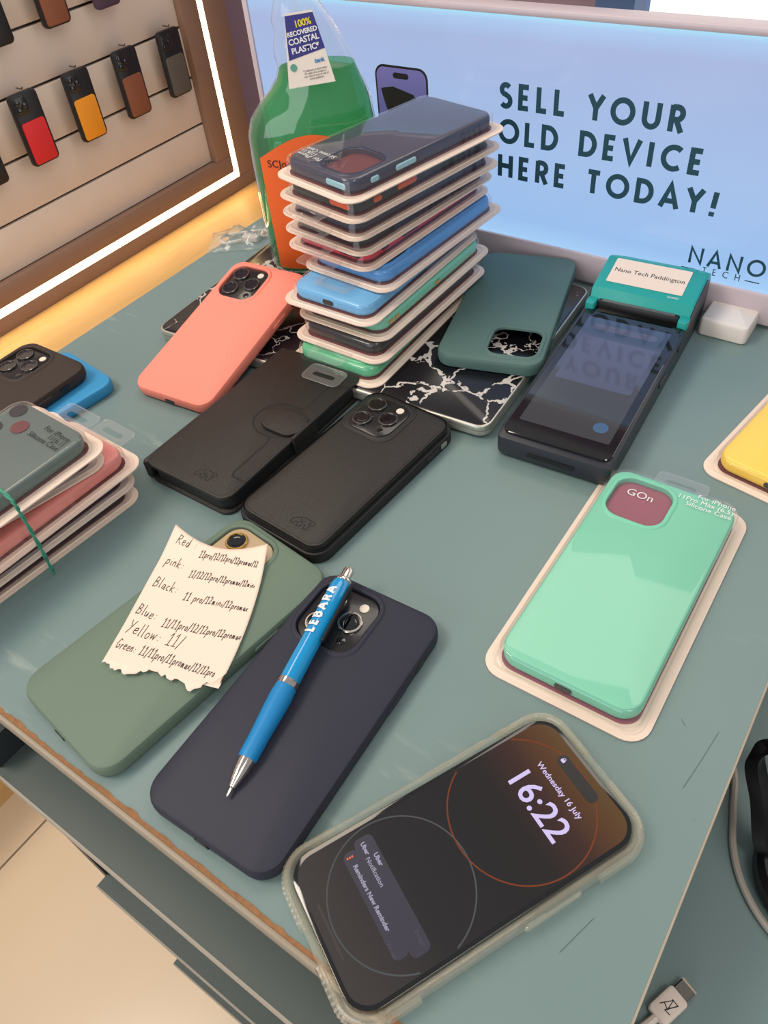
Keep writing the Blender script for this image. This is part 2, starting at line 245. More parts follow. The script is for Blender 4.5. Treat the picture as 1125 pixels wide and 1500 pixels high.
HAND = {  # handwritten letters: advance, strokes (x-height .5)
    'R': (.5, [[(.05, 0), (.12, .95), (.4, .85), (.38, .6), (.12, .5), (.42, .0)]]), 'e': (.36, [[(.05, .25), (.3, .3), (.28, .5), (.1, .45), (.06, .1), (.2, .0), (.34, .1)]]), 'd': (.4, [[(.3, .4), (.12, .45), (.05, .1), (.2, .0), (.32, .35), (.36, 1), (.33, 0)]]), ':': (.3, [[(.1, .1), (.14, .14)], [(.14, .4), (.18, .44)]]),
    '1': (.34, [[(.05, .75), (.2, 1), (.17, 0)], [(.03, 0), (.32, .03)]]), 'p': (.36, [[(.05, .5), (.02, -.4)], [(.05, .4), (.22, .52), (.32, .3), (.2, .05), (.05, .1)]]), 'r': (.26, [[(.06, .5), (.06, 0)], [(.06, .3), (.15, .48), (.26, .45)]]), 'o': (.32, [arc(.16, .25, .12, .24, 90, 450, 9)]), '/': (.26, [[(.02, -.15), (.24, 1)]]), '2': (.36, [[(.04, .8), (.15, 1), (.28, .8), (.03, .03), (.34, .06)]]),
    'm': (.44, [[(.04, 0), (.06, .45), (.12, .48), (.17, .05), (.2, .42), (.28, .46), (.32, .05), (.4, .05)]]), 'a': (.34, [[(.28, .42), (.12, .46), (.05, .12), (.18, .02), (.28, .4), (.3, .0), (.34, .05)]]), 'x': (.3, [[(.03, .45), (.26, 0)], [(.26, .48), (.02, 0)]]), 'i': (.18, [[(.08, .45), (.09, 0)], [(.1, .7), (.11, .74)]]), 'n': (.34, [[(.04, 0), (.06, .46)], [(.05, .3), (.18, .48), (.26, .35), (.28, 0)]]), 'k': (.34, [[(.05, 1), (.06, 0)], [(.3, .5), (.07, .25), (.32, 0)]]),
    'B': (.45, [[(.06, 0), (.08, .95), (.33, .85), (.3, .58), (.1, .5), (.38, .4), (.34, .08), (.06, .0)]]), 'l': (.2, [[(.08, 1), (.08, .05), (.16, .02)]]), 'u': (.34, [[(.04, .46), (.06, .06), (.18, .0), (.27, .4), (.28, 0)]]), 'c': (.3, [[(.27, .42), (.12, .46), (.05, .15), (.16, 0), (.28, .08)]]), 'Y': (.45, [[(.05, 1), (.22, .5)], [(.42, 1), (.1, -.1)]]), 'w': (.44, [[(.03, .46), (.1, .02), (.2, .4), (.28, .02), (.4, .48)]]), 'G': (.5, [[(.42, .85), (.2, .98), (.05, .5), (.2, .05), (.4, .15), (.42, .42), (.25, .42)]]), ' ': (.3, []), 'p2': (0, []), 's': (.26, [[(.24, .44), (.08, .42), (.22, .18), (.04, .02)]])}
def caps_width(t, sp): return sum(CAPS[c][0]+sp for c in t)-sp
def caps_mesh(name, t, h, wid, stroke, m, parent, mapf, sp=None, sub=1):
    base = sum(CAPS[c][0] for c in t); sp = (wid/h-base)/max(1, len(t)-1) if wid else (sp or .12)
    bm = bmesh.new(); x = 0
    for c in t:
        for k, s in enumerate(CAPS[c][1]):
            P = [((x+a)*h, b*h) for a, b in s]
            P = [(p[0]+(q[0]-p[0])*i/sub, p[1]+(q[1]-p[1])*i/sub) for p, q in zip(P, P[1:]) for i in range(sub)] + [P[-1]]
            ribbon(bm, P, stroke*h, lambda a, b: mapf(a, b, k))   # crossing strokes lie a hair apart
        x += CAPS[c][0]+sp
    return finish(name, bm, m, parent, smooth=0)
def text_mesh(name, body, size, m, parent=None, mat4=None, align='LEFT', bold=0, fn=None, spacing=1.0, line=1.0):
    cu = bpy.data.curves.new(name, 'FONT'); cu.body = body; cu.size = size; cu.align_x = align; cu.offset = bold; cu.space_character = spacing; cu.space_line = line; cu.resolution_u = 3
    ob = bpy.data.objects.new(name, cu); COL.objects.link(ob)
    dg = bpy.context.evaluated_depsgraph_get(); me = bpy.data.meshes.new_from_object(ob.evaluated_get(dg)); bpy.data.objects.remove(ob)
    me.materials.clear(); me.materials.append(M[m]); me.name = name
    if fn:
        for v in me.vertices: v.co = fn(v.co.x, v.co.y)
    o = bpy.data.objects.new(name, me); COL.objects.link(o); o.parent = parent
    if mat4 is not None: o.matrix_basis = mat4
    return o
def T(x, y, z, rx=0, ry=0, rz=0):
    return Matrix.Translation((x, y, z)) @ Matrix.Rotation(R(rz), 4, 'Z') @ Matrix.Rotation(R(ry), 4, 'Y') @ Matrix.Rotation(R(rx), 4, 'X')
def tag(o, label, cat, group=None):
    o['label'] = label; o['category'] = cat
    if group: o['group'] = group
    return o
def thing(name, label, cat, loc=(0, 0, 0), ang=0, tilt=0, group=None, pivot=0, roll=0):
    # an Empty at the thing's base; tilt raises its +y end
    o = bpy.data.objects.new(name, None); COL.objects.link(o); o.empty_display_size = .02
    o.matrix_world = Matrix.Translation(loc) @ Matrix.Rotation(R(ang), 4, 'Z') @ Matrix.Rotation(R(tilt), 4, 'X') @ Matrix.Rotation(R(roll), 4, 'Y')
    return tag(o, label, cat, group)
def struct(o): o['kind'] = 'structure'; return o

# ------------------------------------------------------------------ the setting
SCR = [[(-.0165, .1563), (-.014, .174), (-.0117, .1942)], [(-.0298, .1915), (-.0267, .1885)], [(-.0345, .0601), (-.0281, .0803)], [(-.0072, .1446), (-.0064, .1446)]]
# desk: worn teal worktop, its front edge along Y=0 and right edge along X=0
desk = bpy.data.objects.new('sales_desk', None); COL.objects.link(desk); tag(desk, 'grey-teal sales desk with worn front edge carrying all the phone cases', 'desk')
box('worktop', -.611, 0, 0, .80, -.004, 0, 'desk', desk)
box('worktop_core', -.611, -.0012, .0012, .80, -.022, -.004, 'raw', desk)
bm = bmesh.new()   # chipped brown line where the laminate has worn away along the front edge
prev = None; N = 160
rows = []
for i in range(N+1):
    x = -.611+.611*i/N; d = .0012+.0016*random.random()*(.4+.6*abs(math.sin(i*.11)))
    if i < 22: d *= .4
    rows.append([bm.verts.new((x, -.0002, -.0045)), bm.verts.new((x, -.0003, .0003)), bm.verts.new((x, d, .00035))])
for a, b in zip(rows, rows[1:]):
    for k in range(2): bm.faces.new((a[k], b[k], b[k+1], a[k+1]))
finish('worn_edge', bm, 'raw', desk, smooth=0)
box('front_edge_band', -.611, 0, -.0022, .0012, -.022, -.0046, 'desk_edge', desk, bev=.0006)
box('side_edge_band', -.0012, .0012, 0, .80, -.022, -.0002, 'desk_edge', desk, bev=.0004)
for q in SCR:
    bm = bmesh.new(); ribbon(bm, q, .00028, lambda x, y: (x, y, .0002)); finish('scratch', bm, 'scratch', desk, smooth=0)
# shelf boards stepping out under the front edge
for z, y, x1 in ((-.05, -.0213, .0), (-.235, -.0272, .0), (-.45, -.0295, .0)):
    s = box('shelf_board', -.358, x1, y, .45, z-.018, z, 'teal_dark', desk)
    box('edge_strip', -.358, x1, y-.0012, y, z-.018, z+.0002, 'edge_pale', s)
box('side_panel', -.376, -.358, -.018, .45, -.86, -.026, 'teal_side', desk)
box('back_panel', -.358, .0, .40, .418, -.86, -.026, 'teal_side', desk)
# lower worktop to the right of the desk
low = box('lower_counter', .004, .55, -.12, .80, -.118, -.090, 'desk', None); tag(low, 'lower grey-teal counter in shade at the right of the desk', 'counter')
leg = box('counter_leg', .03, .5, .2, .22, -.86, -.118, 'teal_side', low)
# floor of cream tiles
fl = struct(box('floor', -3.2, 2.5, -2.0, 3.2, -.90, -.866, 'grout'))
TS = .60
bmt = bmesh.new(); bmesh.ops.create_cube(bmt, size=1)
for v in bmt.verts: v.co = Vector((v.co.x*(TS-.004), v.co.y*(TS-.004), v.co.z*.006))
met = bpy.data.meshes.new('floor_tile'); bmt.to_mesh(met); bmt.free(); met.materials.append(M['tile'])
k = 0
for i in range(-3, 3):
    for j in range(-2, 4):
        o = bpy.data.objects.new('floor_tile', met); COL.objects.link(o); o.parent = fl; o.location = (-.564+TS*i, -.20+TS*j, -.8645)
# wall display on the left: slatwall in a bronze frame with a warm LED strip
WX = -1.738
struct(box('wall_left', WX-.30, WX-.06, -1.5, 3.0, -.90, 1.75, 'mauve'))
struct(box('wall_back', WX-.06, 2.5, 2.0, 2.1, -.90, 1.75, 'mauve'))
cnt = box('display_ledge', WX-.058, -.9, -1.0, 1.9, -.63, -.595, 'wood'); tag(cnt, 'pale wooden ledge below the slatwall display behind the desk', 'ledge')
box('ledge_base', WX-.05, -.95, -.9, 1.85, -.866, -.63, 'wood', cnt)
disp = bpy.data.objects.new('slatwall_display', None); COL.objects.link(disp); disp.location = (WX, .8, -.595); tag(disp, 'white slatwall display in bronze frame with glowing warm strip light', 'display')
def dbox(name, x0, x1, y0, y1, z0, z1, m, p=disp, bev=0):
    o = box(name, x0-WX, x1-WX, y0-.8, y1-.8, z0+.595, z1+.595, m, p, bev); return o
Y0, YI, YL, YO = -.6, 1.491, 1.561, 1.650
dbox('bottom_rail', WX-.045, WX, Y0, YO, -.595, -.556, 'frame', bev=.002)
dbox('inner_bottom_rail', WX-.045, WX+.004, Y0, YL-.012, -.535, -.488, 'frame', bev=.002)
dbox('bottom_light_strip', WX-.02, WX-.001, Y0, YL+.008, -.556, -.535, 'led')
dbox('side_rail', WX-.045, WX, YL+.010, YO, -.556, .9, 'frame', bev=.002)
dbox('inner_side_rail', WX-.045, WX+.004, YI, YL-.012, -.488, .9, 'frame', bev=.002)
dbox('side_light_strip', WX-.02, WX-.001, YL-.012, YL+.010, -.535, .9, 'led')
gz = [-.382, -.267, -.150, -.0385, .076, .19, .305, .42, .535, .65, .765]
prevz = -.488
for g in gz:
    dbox('slat', WX-.03, WX-.016, Y0, YI, prevz+.002, g-.004, 'slat', bev=.002)
    dbox('slat_channel', WX-.034, WX-.026, Y0, YI, g-.004, g+.002, 'groove')
    prevz = g
dbox('backing', WX-.045, WX-.034, Y0, YO, -.55, .77, 'slat')
def wall_case(y, zb, patch, label, first=None, thick=.011, full=False):
    t = thing('hanging_phone_case', label, 'phone case', (WX+.0065, y, zb), 0, 0, 'phone cases hanging on the slatwall')
    # local: y width, z height, x out of wall
    rot = (R(90), 0, R(90))
    slab('shell', .072, .149, .011, rnd(0, thick, .002), 'black' if not full else patch, t, (0, 0, .0745), rot)
    if not full: slab('wallet_patch', .060, .088, .007, rnd(0, .003, .0008), patch, t, (thick, 0, .048), rot)
    slab('camera_window', .034, .036, .009, rnd(0, .0015, .0004), 'glassdark', t, (thick, -.013, .124), rot)
    bm = bmesh.new()
    for a, b in ((-.008, .008), (-.008, -.008), (.008, 0)): disc_bm([(.0062, 0), (.0062, .002), (.005, .0024)], 14, bm, a, b)
    finish('lenses', bm, 'lens', t, (thick+.0015, -.013, .124), rot)
    bm = tube_bm([(-.002, 0, .156), (.018, 0, .156), (.022, 0, .160)], .0014, 6); finish('hook', bm, 'steel', t)
    return t
wall_case(.978, -.288, 'redwallet', 'black phone case with red card wallet hanging on the slatwall')
wall_case(1.125, -.288, 'orangewallet', 'black phone case with orange card wallet hanging on the slatwall')
wall_case(1.274, -.286, 'brownleather', 'black phone case with brown card wallet hanging in the middle slatwall row')
wall_case(1.420, -.284, 'greywallet', 'dark grey phone case hanging nearest the light strip on the slatwall')
wall_case(.838, -.288, 'black', 'plain black phone case at the left picture edge, left of the red one')
wall_case(1.127, -.052, 'brownleather', 'brown phone case cut by the top of the picture above the orange one')
wall_case(1.272, -.052, 'purplewallet', 'plum phone case cut by the top of the picture', full=True)
wall_case(.975, -.052, 'black', 'black phone case in the upper slatwall row at the left picture edge')
# things far behind the sign
o = box('white_light_panel', -.70, 1.6, 1.93, 1.99, -.6, 1.2, 'whitepanel'); tag(o, 'glowing white panel on the far wall above the sign', 'light panel')
o = box('blue_post', -.80, -.71, 1.86, 1.99, -.86, 1.2, 'bluewall'); tag(o, 'blue post beside the white panel behind the sign', 'post')

# ------------------------------------------------------------------ lightbox sign
SY = .556
sign = thing('lightbox_sign', 'backlit white sign reading SELL YOUR OLD DEVICE HERE TODAY', 'sign', (-.34, SY, 0))
def sx(x): return x+.34
SL, SR = -.602, -.070
face_m = gradient_emission('sign_face', [(0, (172, 214, 255)), (.10, (160, 198, 246)), (.45, (168, 197, 240)), (.9, (172, 189, 230)), (.975, (176, 206, 246)), (1, (176, 232, 255))], 'Z', .03, .2035, .92, .15)
box('face', sx(SL+.006), sx(SR-.006), 0, .004, .030, .2035, face_m, sign)
box('bottom_rail', sx(SL), sx(SR), -.002, .0165, .004, .030, 'lilac', sign, bev=.0015)
box('top_rail', sx(SL), sx(SR), -.002, .0165, .2035, .2085, 'lilac', sign, bev=.0015)
box('left_rail', sx(SL), sx(SL+.006), -.002, .0165, .030, .2035, 'lilac', sign, bev=.001)
box('right_rail', sx(SR-.006), sx(SR), -.002, .0165, .030, .2035, 'lilac', sign, bev=.001)
box('housing', sx(SL+.006), sx(SR-.006), .006, .0155, .030, .2035, 'lilac', sign)
for a, b in ((-.1385, -.101), (-.602, -.5645)):
    slab('foot', b-a, .060, .004, [(.0015, 0), (0, .0015), (0, .0125), (.0008, .0145), (.0024, .0155)], 'white', sign, (sx((a+b)/2), -.0005, 0))
def smap(x0, z0): return lambda x, y, k=0: (sx(x0)+x, -.0003-.00012*k, z0+y)
caps_mesh('slogan_line', 'SELL YOUR', .0182, .149, .225, 'signink', sign, smap(-.3365, .1382))
caps_mesh('slogan_line', 'OLD DEVICE', .0182, .168, .225, 'signink', sign, smap(-.3370, .1108))
caps_mesh('slogan_line', 'HERE TODAY!', .0182, .185, .225, 'signink', sign, smap(-.3370, .0825))
caps_mesh('brand_word', 'NANO', .0138, .0585, .16, 'signink', sign, smap(-.1645, .0421))
caps_mesh('brand_word', 'TECH', .0056, .0295, .13, 'signink', sign, smap(-.152, .0355))
for a in (-.1687, -.1187): box('brand_dash', sx(a), sx(a+.011), -.0005, -.0001, .0370, .0377, 'signink', sign)
bm = bmesh.new(); ribbon(bm, arc(-.0945+.34, .0495, .0085, .0085, 0, 360, 24), .0014, lambda x, y: (x, -.0004, y)); finish('brand_ring', bm, 'signink', sign, smooth=0)
pic_m = gradient_emission('sign_phone_picture', [(0, (150, 150, 220)), (.4, (130, 140, 205)), (.7, (110, 112, 170)), (1, (140, 132, 200))], 'Y', -.05, .05, .55)
pp = slab('phone_picture', .054, .110, .009, [(0, 0), (0, .0004)], 'text_dark', sign, (sx(-.4323), -.0001, .1037), (R(90), 0, 0))
slab('picture_screen', .0505, .1065, .0075, [(0, 0), (0, .0003)], pic_m, pp, (0, 0, .0004))
slab('picture_island', .016, .0046, .0023, [(0, 0), (0, .0002)], 'text_dark', pp, (0, .0475, .0007))
bm = bmesh.new(); bm.faces.new([bm.verts.new((x, y, .00075)) for x, y in [(-.0215, .036), (-.009, .0385), (.012, .034), (.0235, .020), (.0245, -.012), (.016, -.014)] + arc(.030, .046, .052, .060, 262, 196, 8)]); finish('picture_swirl', bm, 'text_dark', pp, smooth=0)

# ------------------------------------------------------------------ phones in cases
HOLE = (-.0165, .0, .037, .039, .0105)
def case_bm(w, l, h, r, hole=None, hz=.0, rim=.0011, seg=6):
    # soft case: rounded slab whose flat back carries a rimmed camera opening; hole=(cx,cy,hw,hl,hr) in local xy
    prof = [(.003, 0), (.0012, .0006), (.0002, .0025), (0, .0042), (0, h-.0036), (.0003, h-.0020), (.0010, h-.0007), (.0024, h)]
    bm = bmesh.new(); ls = [[(x, y, z) for x, y in rr(w-2*i, l-2*i, r-i, seg)] for i, z in prof]
    if not hole: loops(bm, ls); return bm
    cx, cy, hw, hl, hr = hole
    for e, z in ((.0034, h), (.0026, h+rim*.75), (.0016, h+rim), (.0004, h+rim*.8), (0, h+rim*.3), (0, h-.0030)):
        ls.append([(x, y, z) for x, y in rr(hw+2*e, hl+2*e, hr+e, seg, cx, cy)])
    rows = loops(bm, ls, True, False)
    return bm
def camera_module(t, cx, cy, z, plate='glassdark', ring='steel', hw=.037, hl=.039, lens_at=((-.0085, .0090), (-.0085, -.0090), (.0085, .0)), flash=(.0100, .0125), lidar=(.0105, -.0125), lr=.0073):
    p = slab('camera_plate', hw, hl, .010, rnd(0, .002, .0005), plate, t, (cx, cy, z))
    for a, b in lens_at:
        bm = disc_bm([(lr, 0), (lr, .0014), (lr*.95, .0018), (lr*.84, .0018), (lr*.82, .0012)], 28, None, 0, 0, 0, top=False)
        disc_bm([(lr*.82, .0011), (lr*.5, .0012), (lr*.3, .0009)], 28, bm, 0, 0, 1)
        lo = finish('lens', bm, ring, p, (a, b, .002), mats=[ring, 'lens'])
    finish('flash', disc_bm([(.0030, 0), (.0030, .0005), (.0026, .0008)], 20), 'flash', p, (*flash, .002))
    finish('depth_sensor', disc_bm([(.0026, 0), (.0026, .0003), (.0022, .0004)], 16), 'lens', p, (*lidar, .002))
    return p
def side_details(t, w, l, h, btn):
    # port and speaker openings on the bottom edge, buttons on the right edge
    slab('port_opening', .0092, .0032, .0015, [(0, 0), (0, .0012)], 'black', t, (0, -l/2+.0006, h*.45), (R(90), 0, 0))
    slab('side_button', .0036, .019, .0017, [(0, 0), (0, .0006), (.0006, .0012)], btn, t, (w/2-.0004, l*.17, h*.5), (0, R(90), 0))
    slab('mute_opening', .0042, .0085, .0015, [(0, 0), (0, .0008)], 'black', t, (w/2-.0004, l*.315, h*.5), (0, R(90), 0))
def cased_phone(name, label, loc, ang, w, l, h, r, m, tilt=0, cam=True, plate='glassdark', ring='steel', roll=0, hole_size=(.037, .039)):
    t = thing(name, label, 'phone case' if not cam else 'phone', loc, ang, tilt, roll=roll)
    hw, hl = hole_size; hc = (-w/2+.0066+hw/2, l/2-.0066-hl/2)
    finish('case', case_bm(w, l, h, r, (*hc, hw, hl, .0105)), m, t)
    if cam: camera_module(t, *hc, h-.0028, plate, ring, hw-.001, hl-.001)
    side_details(t, w, l, h, m)
    return t
# local origin = centre of the footprint; pink rests on the laptop, so its origin is computed from the lifted end
def lifted(cx, cy, ang, l, tilt): # centre given in plan for the un-tilted rect whose bottom end stays at z=0
    a, tl = R(ang), R(tilt); off = -l/2 + l/2*math.cos(tl)
    return (cx-math.sin(a)*off, cy+math.cos(a)*off, l/2*math.sin(tl)+.0002)
cased_phone('coral_cased_phone', 'phone in a coral pink silicone case leaning on the marble laptop', lifted(-.4665, .3270, 4.8, .158, 11.2), 4.8, .0785, .158, .0112, .0125, 'coral', tilt=11.2)
cased_phone('sage_cased_phone', 'gold phone in a sage green case lying under the handwritten note', (-.2903, .0915, 0), -7.6, .0865, .167, .0112, .0135, 'sage', plate='champagne', ring='gold', hole_size=(.040, .042))
cased_phone('navy_cased_phone', 'phone in a matte navy case lying under the blue pen', (-.1984, .0912, 0), 2.15, .0825, .165, .0112, .0135, 'navy', ring='chrome', hole_size=(.040, .042))
cased_phone('charcoal_cased_phone', 'phone in a charcoal silicone case lying on the blue case at left', (-.573, .1606, .0120), .2, .078, .150, .0112, .0125, 'brown')
t = thing('blue_phone_case', 'bright blue silicone case lying under the charcoal phone', 'phone case', (-.563, .1726, 0), -7.1)
finish('shell', case_bm(.078, .150, .0105, .0125), 'sky', t); slab('lens_opening', .030, .030, .009, [(0, 0), (0, .0006)], 'black', t, (-.016, .052, .0103))
# empty pine green case on the laptop: real opening, marble visible through it
def open_case(name, label, loc, ang, w, l, h, r, m, hole):
    t = thing(name, label, 'phone case', loc, ang)
    cx, cy, hw, hl, hr = hole; seg = 6; bm = bmesh.new()
    prof = [(.0016, 0), (.0004, .0006), (0, .003), (0, h-.0036), (.0003, h-.0020), (.0010, h-.0007), (.0024, h)]
    ls = [[(x, y, z) for x, y in rr(w-2*i, l-2*i, r-i, seg)] for i, z in prof]
    for e, z in ((.0034, h), (.0026, h+.0008), (.0016, h+.0011), (.0004, h+.0009), (0, h+.0003), (0, h-.0014)):
        ls.append([(x, y, z) for x, y in rr(hw+2*e, hl+2*e, hr+e, seg, cx, cy)])
    ls.append([(x, y, h-.0014) for x, y in rr(w-.0036, l-.0036, r-.0018, seg)])      # inside of the back
    ls.append([(x, y, 0.0) for x, y in rr(w-.0036, l-.0036, r-.0018, seg)])          # inner wall down to the mouth
    rows = loops(bm, ls, False, False); n = len(rows[0])
    for i in range(n): bm.faces.new((rows[-1][i], rows[-1][(i+1) % n], rows[0][(i+1) % n], rows[0][i]))
    bmesh.ops.recalc_face_normals(bm, faces=bm.faces[:]); finish('shell', bm, m, t)
    slab('side_button', .0036, .019, .0017, [(0, 0), (0, .0006), (.0006, .0012)], m, t, (w/2-.0004, -l*.17, h*.5), (0, R(90), 0))
    slab('mute_opening', .0042, .0085, .0015, [(0, 0), (0, .0008)], 'black', t, (w/2-.0004, -l*.315, h*.5), (0, R(90), 0))
    return t
open_case('empty_pine_case', 'empty dark pine green phone case with open camera hole on the laptop', (-.2748, .4660, .0132), 15.0, .083, .163, .0108, .0135, 'pine', (.0160, -.0540, .038, .036, .0085))

# ------------------------------------------------------------------ leather cases
def gorilla(name, parent, cx, cy, z, s):
    # small embossed gorilla outline
    pts = [(-.9, -.55), (-.95, -.2), (-.7, .2), (-.35, .5), (.1, .62), (.5, .55), (.85, .62), (1.0, .35), (.85, .12), (.7, -.1), (.68, -.6), (.4, -.62), (.36, -.15), (.1, -.1), (.05, -.6), (-.25, -.62), (-.28, -.2), (-.5, -.25), (-.6, -.6), (-.9, -.55)]
    bm = bmesh.new(); ribbon(bm, [(cx+x*s, cy+y*s*.8) for x, y in pts], s*.09, lambda x, y: (x, y, z))
    ribbon(bm, [(cx-.3*s, cy+.25*s), (cx-.1*s, cy-.05*s), (cx+.15*s, cy+.2*s)], s*.08, lambda x, y: (x, y, z)); ribbon(bm, [(cx+.45*s, cy+.3*s), (cx+.62*s, cy+.1*s), (cx+.75*s, cy+.3*s)], s*.08, lambda x, y: (x, y, z))
    return finish(name, bm, 'stitch', parent, smooth=0)
def stitches(parent, w, l, r, z, gap=.0022):
    # a row of stitches as short dashes set along a rounded rectangle
    P = rr(w, l, r, 8); P.append(P[0]); bm = bmesh.new(); acc = 0
    for (ax, ay), (bx, by) in zip(P, P[1:]):
        d = math.hypot(bx-ax, by-ay); n = max(1, int(d/gap))
        for i in range(n):
            f0, f1 = i/n, (i+.6)/n
            ribbon(bm, [(ax+(bx-ax)*f0, ay+(by-ay)*f0), (ax+(bx-ax)*f1, ay+(by-ay)*f1)], .0005, lambda x, y: (x, y, z))
    return finish('stitching', bm, 'stitch', parent, smooth=0)
wl = thing('wallet_case', 'black leather folding wallet phone case with magnetic clasp tab', 'phone case', (-.3727, .2575, 0), -.4)
slab('back_cover', .081, .158, .010, rnd(0, .0030, .0012), 'leather', wl)
slab('inner_shell', .076, .154, .011, rnd(.0030, .0138, .0012), 'rubber', wl, (.001, 0, 0))
fc = slab('front_cover', .081, .158, .010, rnd(.0138, .0172, .0014), 'leather', wl)
stitches(fc, .077, .154, .009, .01725)
slab('spine', .0066, .1578, .0032, rnd(.0002, .0171, .0030), 'leather', wl, (-.0390, 0, 0))
bm = bmesh.new(); ribbon(bm, [(.0405, -.058), (.028, -.058), (.026, -.054), (.026, -.020)] + arc(.016, -.016, .010, .006, -40, -90, 4)[::-1][:0] + [(.024, -.014)] + arc(.016, .004, .018, .018, 260, 100, 14)[::1] + [(.024, .022), (.026, .028), (.026, .056), (.0405, .060)], .0017, lambda x, y: (x, y, .01730))
finish('panel_groove', bm, 'stitch', fc, smooth=0)
cl = slab('clasp_tab', .036, .026, .012, rnd(.0172, .0198, .0010), 'leather', wl, (.0235, .004, 0))
slab('clasp_fold', .0030, .026, .0014, rnd(.004, .0196, .0010), 'leather', wl, (.0410, .004, 0)); stitches(cl, .0325, .0225, .0105, .01985)
gorilla('embossed_gorilla', fc, .010, -.066, .01726, .0085)
lc = thing('leather_back_phone', 'phone in a black leather backed case with embossed gorilla beside the wallet case', 'phone', (-.2855, .2524, 0), -4.1)
slab('bumper', .0765, .152, .0125, rnd(0, .0092, .0016), 'rubber', lc)
slab('groove', .0735, .149, .0115, [(0, .0092), (0, .0105)], 'black', lc)
lb = finish('leather_back', case_bm(.0715, .1470, .0042, .0105, (-.0118, .0487, .036, .037, .0095)), 'leather', lc, (0, 0, .0102))
stitches(lb, .0668, .1425, .0085, .00425)
slab('camera_surround', .046, .046, .0115, rnd(0, .0022, .0008), 'rubber', lc, (-.0122, .0487, .0128))
camera_module(lc, -.0122, .0487, .0138, hw=.037, hl=.038)
slab('side_button', .0036, .014, .0017, [(0, 0), (0, .0006), (.0006, .0012)], 'black', lc, (.0380, .045, .0055), (0, R(90), 0))
slab('mute_opening', .0042, .0070, .0015, [(0, 0), (0, .0010)], 'chrome', lc, (.0378, .058, .0055), (0, R(90), 0))
gorilla('embossed_gorilla', lb, .012, -.060, .00425, .0085)

# ------------------------------------------------------------------ laptop with marble skin
lp = thing('marble_laptop', 'closed silver laptop with black marble skin under the case stack', 'laptop', (-.3855, .4215, 0), 3.6)
slab('base', .318, .205, .010, [(.004, .0012), (.0008, .0035), (0, .0060), (0, .0078)], 'alu', lp)
for a in (-.14, .14):
    for b in (-.085, .085): finish('rubber_foot', disc_bm([(.006, 0), (.006, .0014)], 14), 'rubber', lp, (a, b, 0))
slab('lid', .318, .205, .010, [(.0004, .0080), (0, .0086), (0, .0115), (.0006, .0124), (.0010, .0126)], 'alu', lp)
slab('marble_skin', .3145, .2015, .0090, [(0, .0126), (0, .0128), (.0003, .0130)], 'marble', lp)

# ------------------------------------------------------------------ blister packs
def hang_tab(t, w, l, dz, end):
    # clear tab with euro slot beyond the tray end
    tw, th = .034, .019; bm = bmesh.new(); seg = 5
    cy = end*(l/2+th/2-.004)
    A = rr(tw, th, .0045, seg, 0, cy); B = rr(.020, .0048, .0022, seg, 0, cy+end*.001)
    lo = [[(x, y, .0012+dz) for x, y in A], [(x, y, .0018+dz) for x, y in A], [(x, y, .0018+dz) for x, y in B], [(x, y, .0012+dz) for x, y in B]]
    rows = loops(bm, lo, False, False); n = len(rows[0])
    for i in range(n): bm.faces.new((rows[3][i], rows[3][(i+1) % n], rows[0][(i+1) % n], rows[0][i]))
    finish('hang_tab', bm, 'clear_tab', t)
    bm = bmesh.new(); P = rr(tw, th, .0045, seg, 0, cy); finish('tab_rim', tube_bm([(x, y, .0017+dz) for x, y in P], .00045, 5, closed=True), 'clear_tab', t)
def blister(label, loc, ang, w, l, m, tab_end=1, insert='maroon', btn=None, hole=True, text=None, text_m='text_white', H=.0132, group=None, tilt=0, roll=0, lens_hole=False, port_front=False, flip=False, tab=True, tabz=0):
    t = thing('phone_case_pack', label, 'packaged case', loc, ang, tilt, group, roll=roll); e = tab_end
    slab('backing_tray', w, l, .0125, [(.0006, 0), (0, .0003), (0, .0012), (.0008, .0014), (.0030, .0014), (.0036, .0019), (.0050, .0019), (.0056, .0015), (.0065, .0015)], 'tray', t)
    slab('card_insert', w-.0145, l-.0145, .010, [(0, .0015), (0, .0023)], insert, t)
    cw, cl = w-.0150, l-.0155
    h = H-.0032
    hc = (-e*(cw/2-.0064-.018), e*(cl/2-.0064-.018), .036, .036, .0105)
    cs = finish('silicone_case', case_bm(cw, cl, h, .0115, hc if hole else None), m, t, (0, 0, .0024))
    if hole: slab('hole_backing', .0355, .0355, .010, [(0, 0), (0, .0004)], insert, cs, (hc[0], hc[1], h-.0034))
    # printed clear cover
    slab('clear_cover', w-.0115, l-.0115, .0115, [(-.0012, .0017), (-.0004, .0019), (0, .0026), (.0003, H-.0026), (.0010, H-.0010), (.0022, H-.0002), (.0040, H)], 'clear', t, bottom=False)
    slab('port_opening', .0100, .0040, .0018, [(0, 0), (0, .0011)], 'black', t, (0, -e*(cl/2-.0006) - (0 if e > 0 else 0), .0024+h*.45), (R(90) if e > 0 else R(-90), 0, 0))
    if btn:
        for yy_, ln in ((.022*e, .020), (.052*e, .008)):
            slab('side_button', .0040, ln, .0019, [(0, 0), (0, .0006), (.0006, .0013)], btn, t, (cw/2-.0004, yy_, .0024+h*.5), (0, R(90), 0))
        slab('bottom_accent', .020, .0042, .0020, [(0, 0), (0, .0006), (.0006, .0012)], btn, t, (cw/2-.016, -cl/2+.0003, .0024+h*.5), (R(90), 0, 0))
    if tab: hang_tab(t, w, l, tabz, e)
    if text: text_mesh('printed_text', text, .0058, text_m, t, T(e*(w/2-.012), e*(l/2-.020), H+.0002, rz=0 if e > 0 else 180), 'RIGHT', line=.8)
    return t
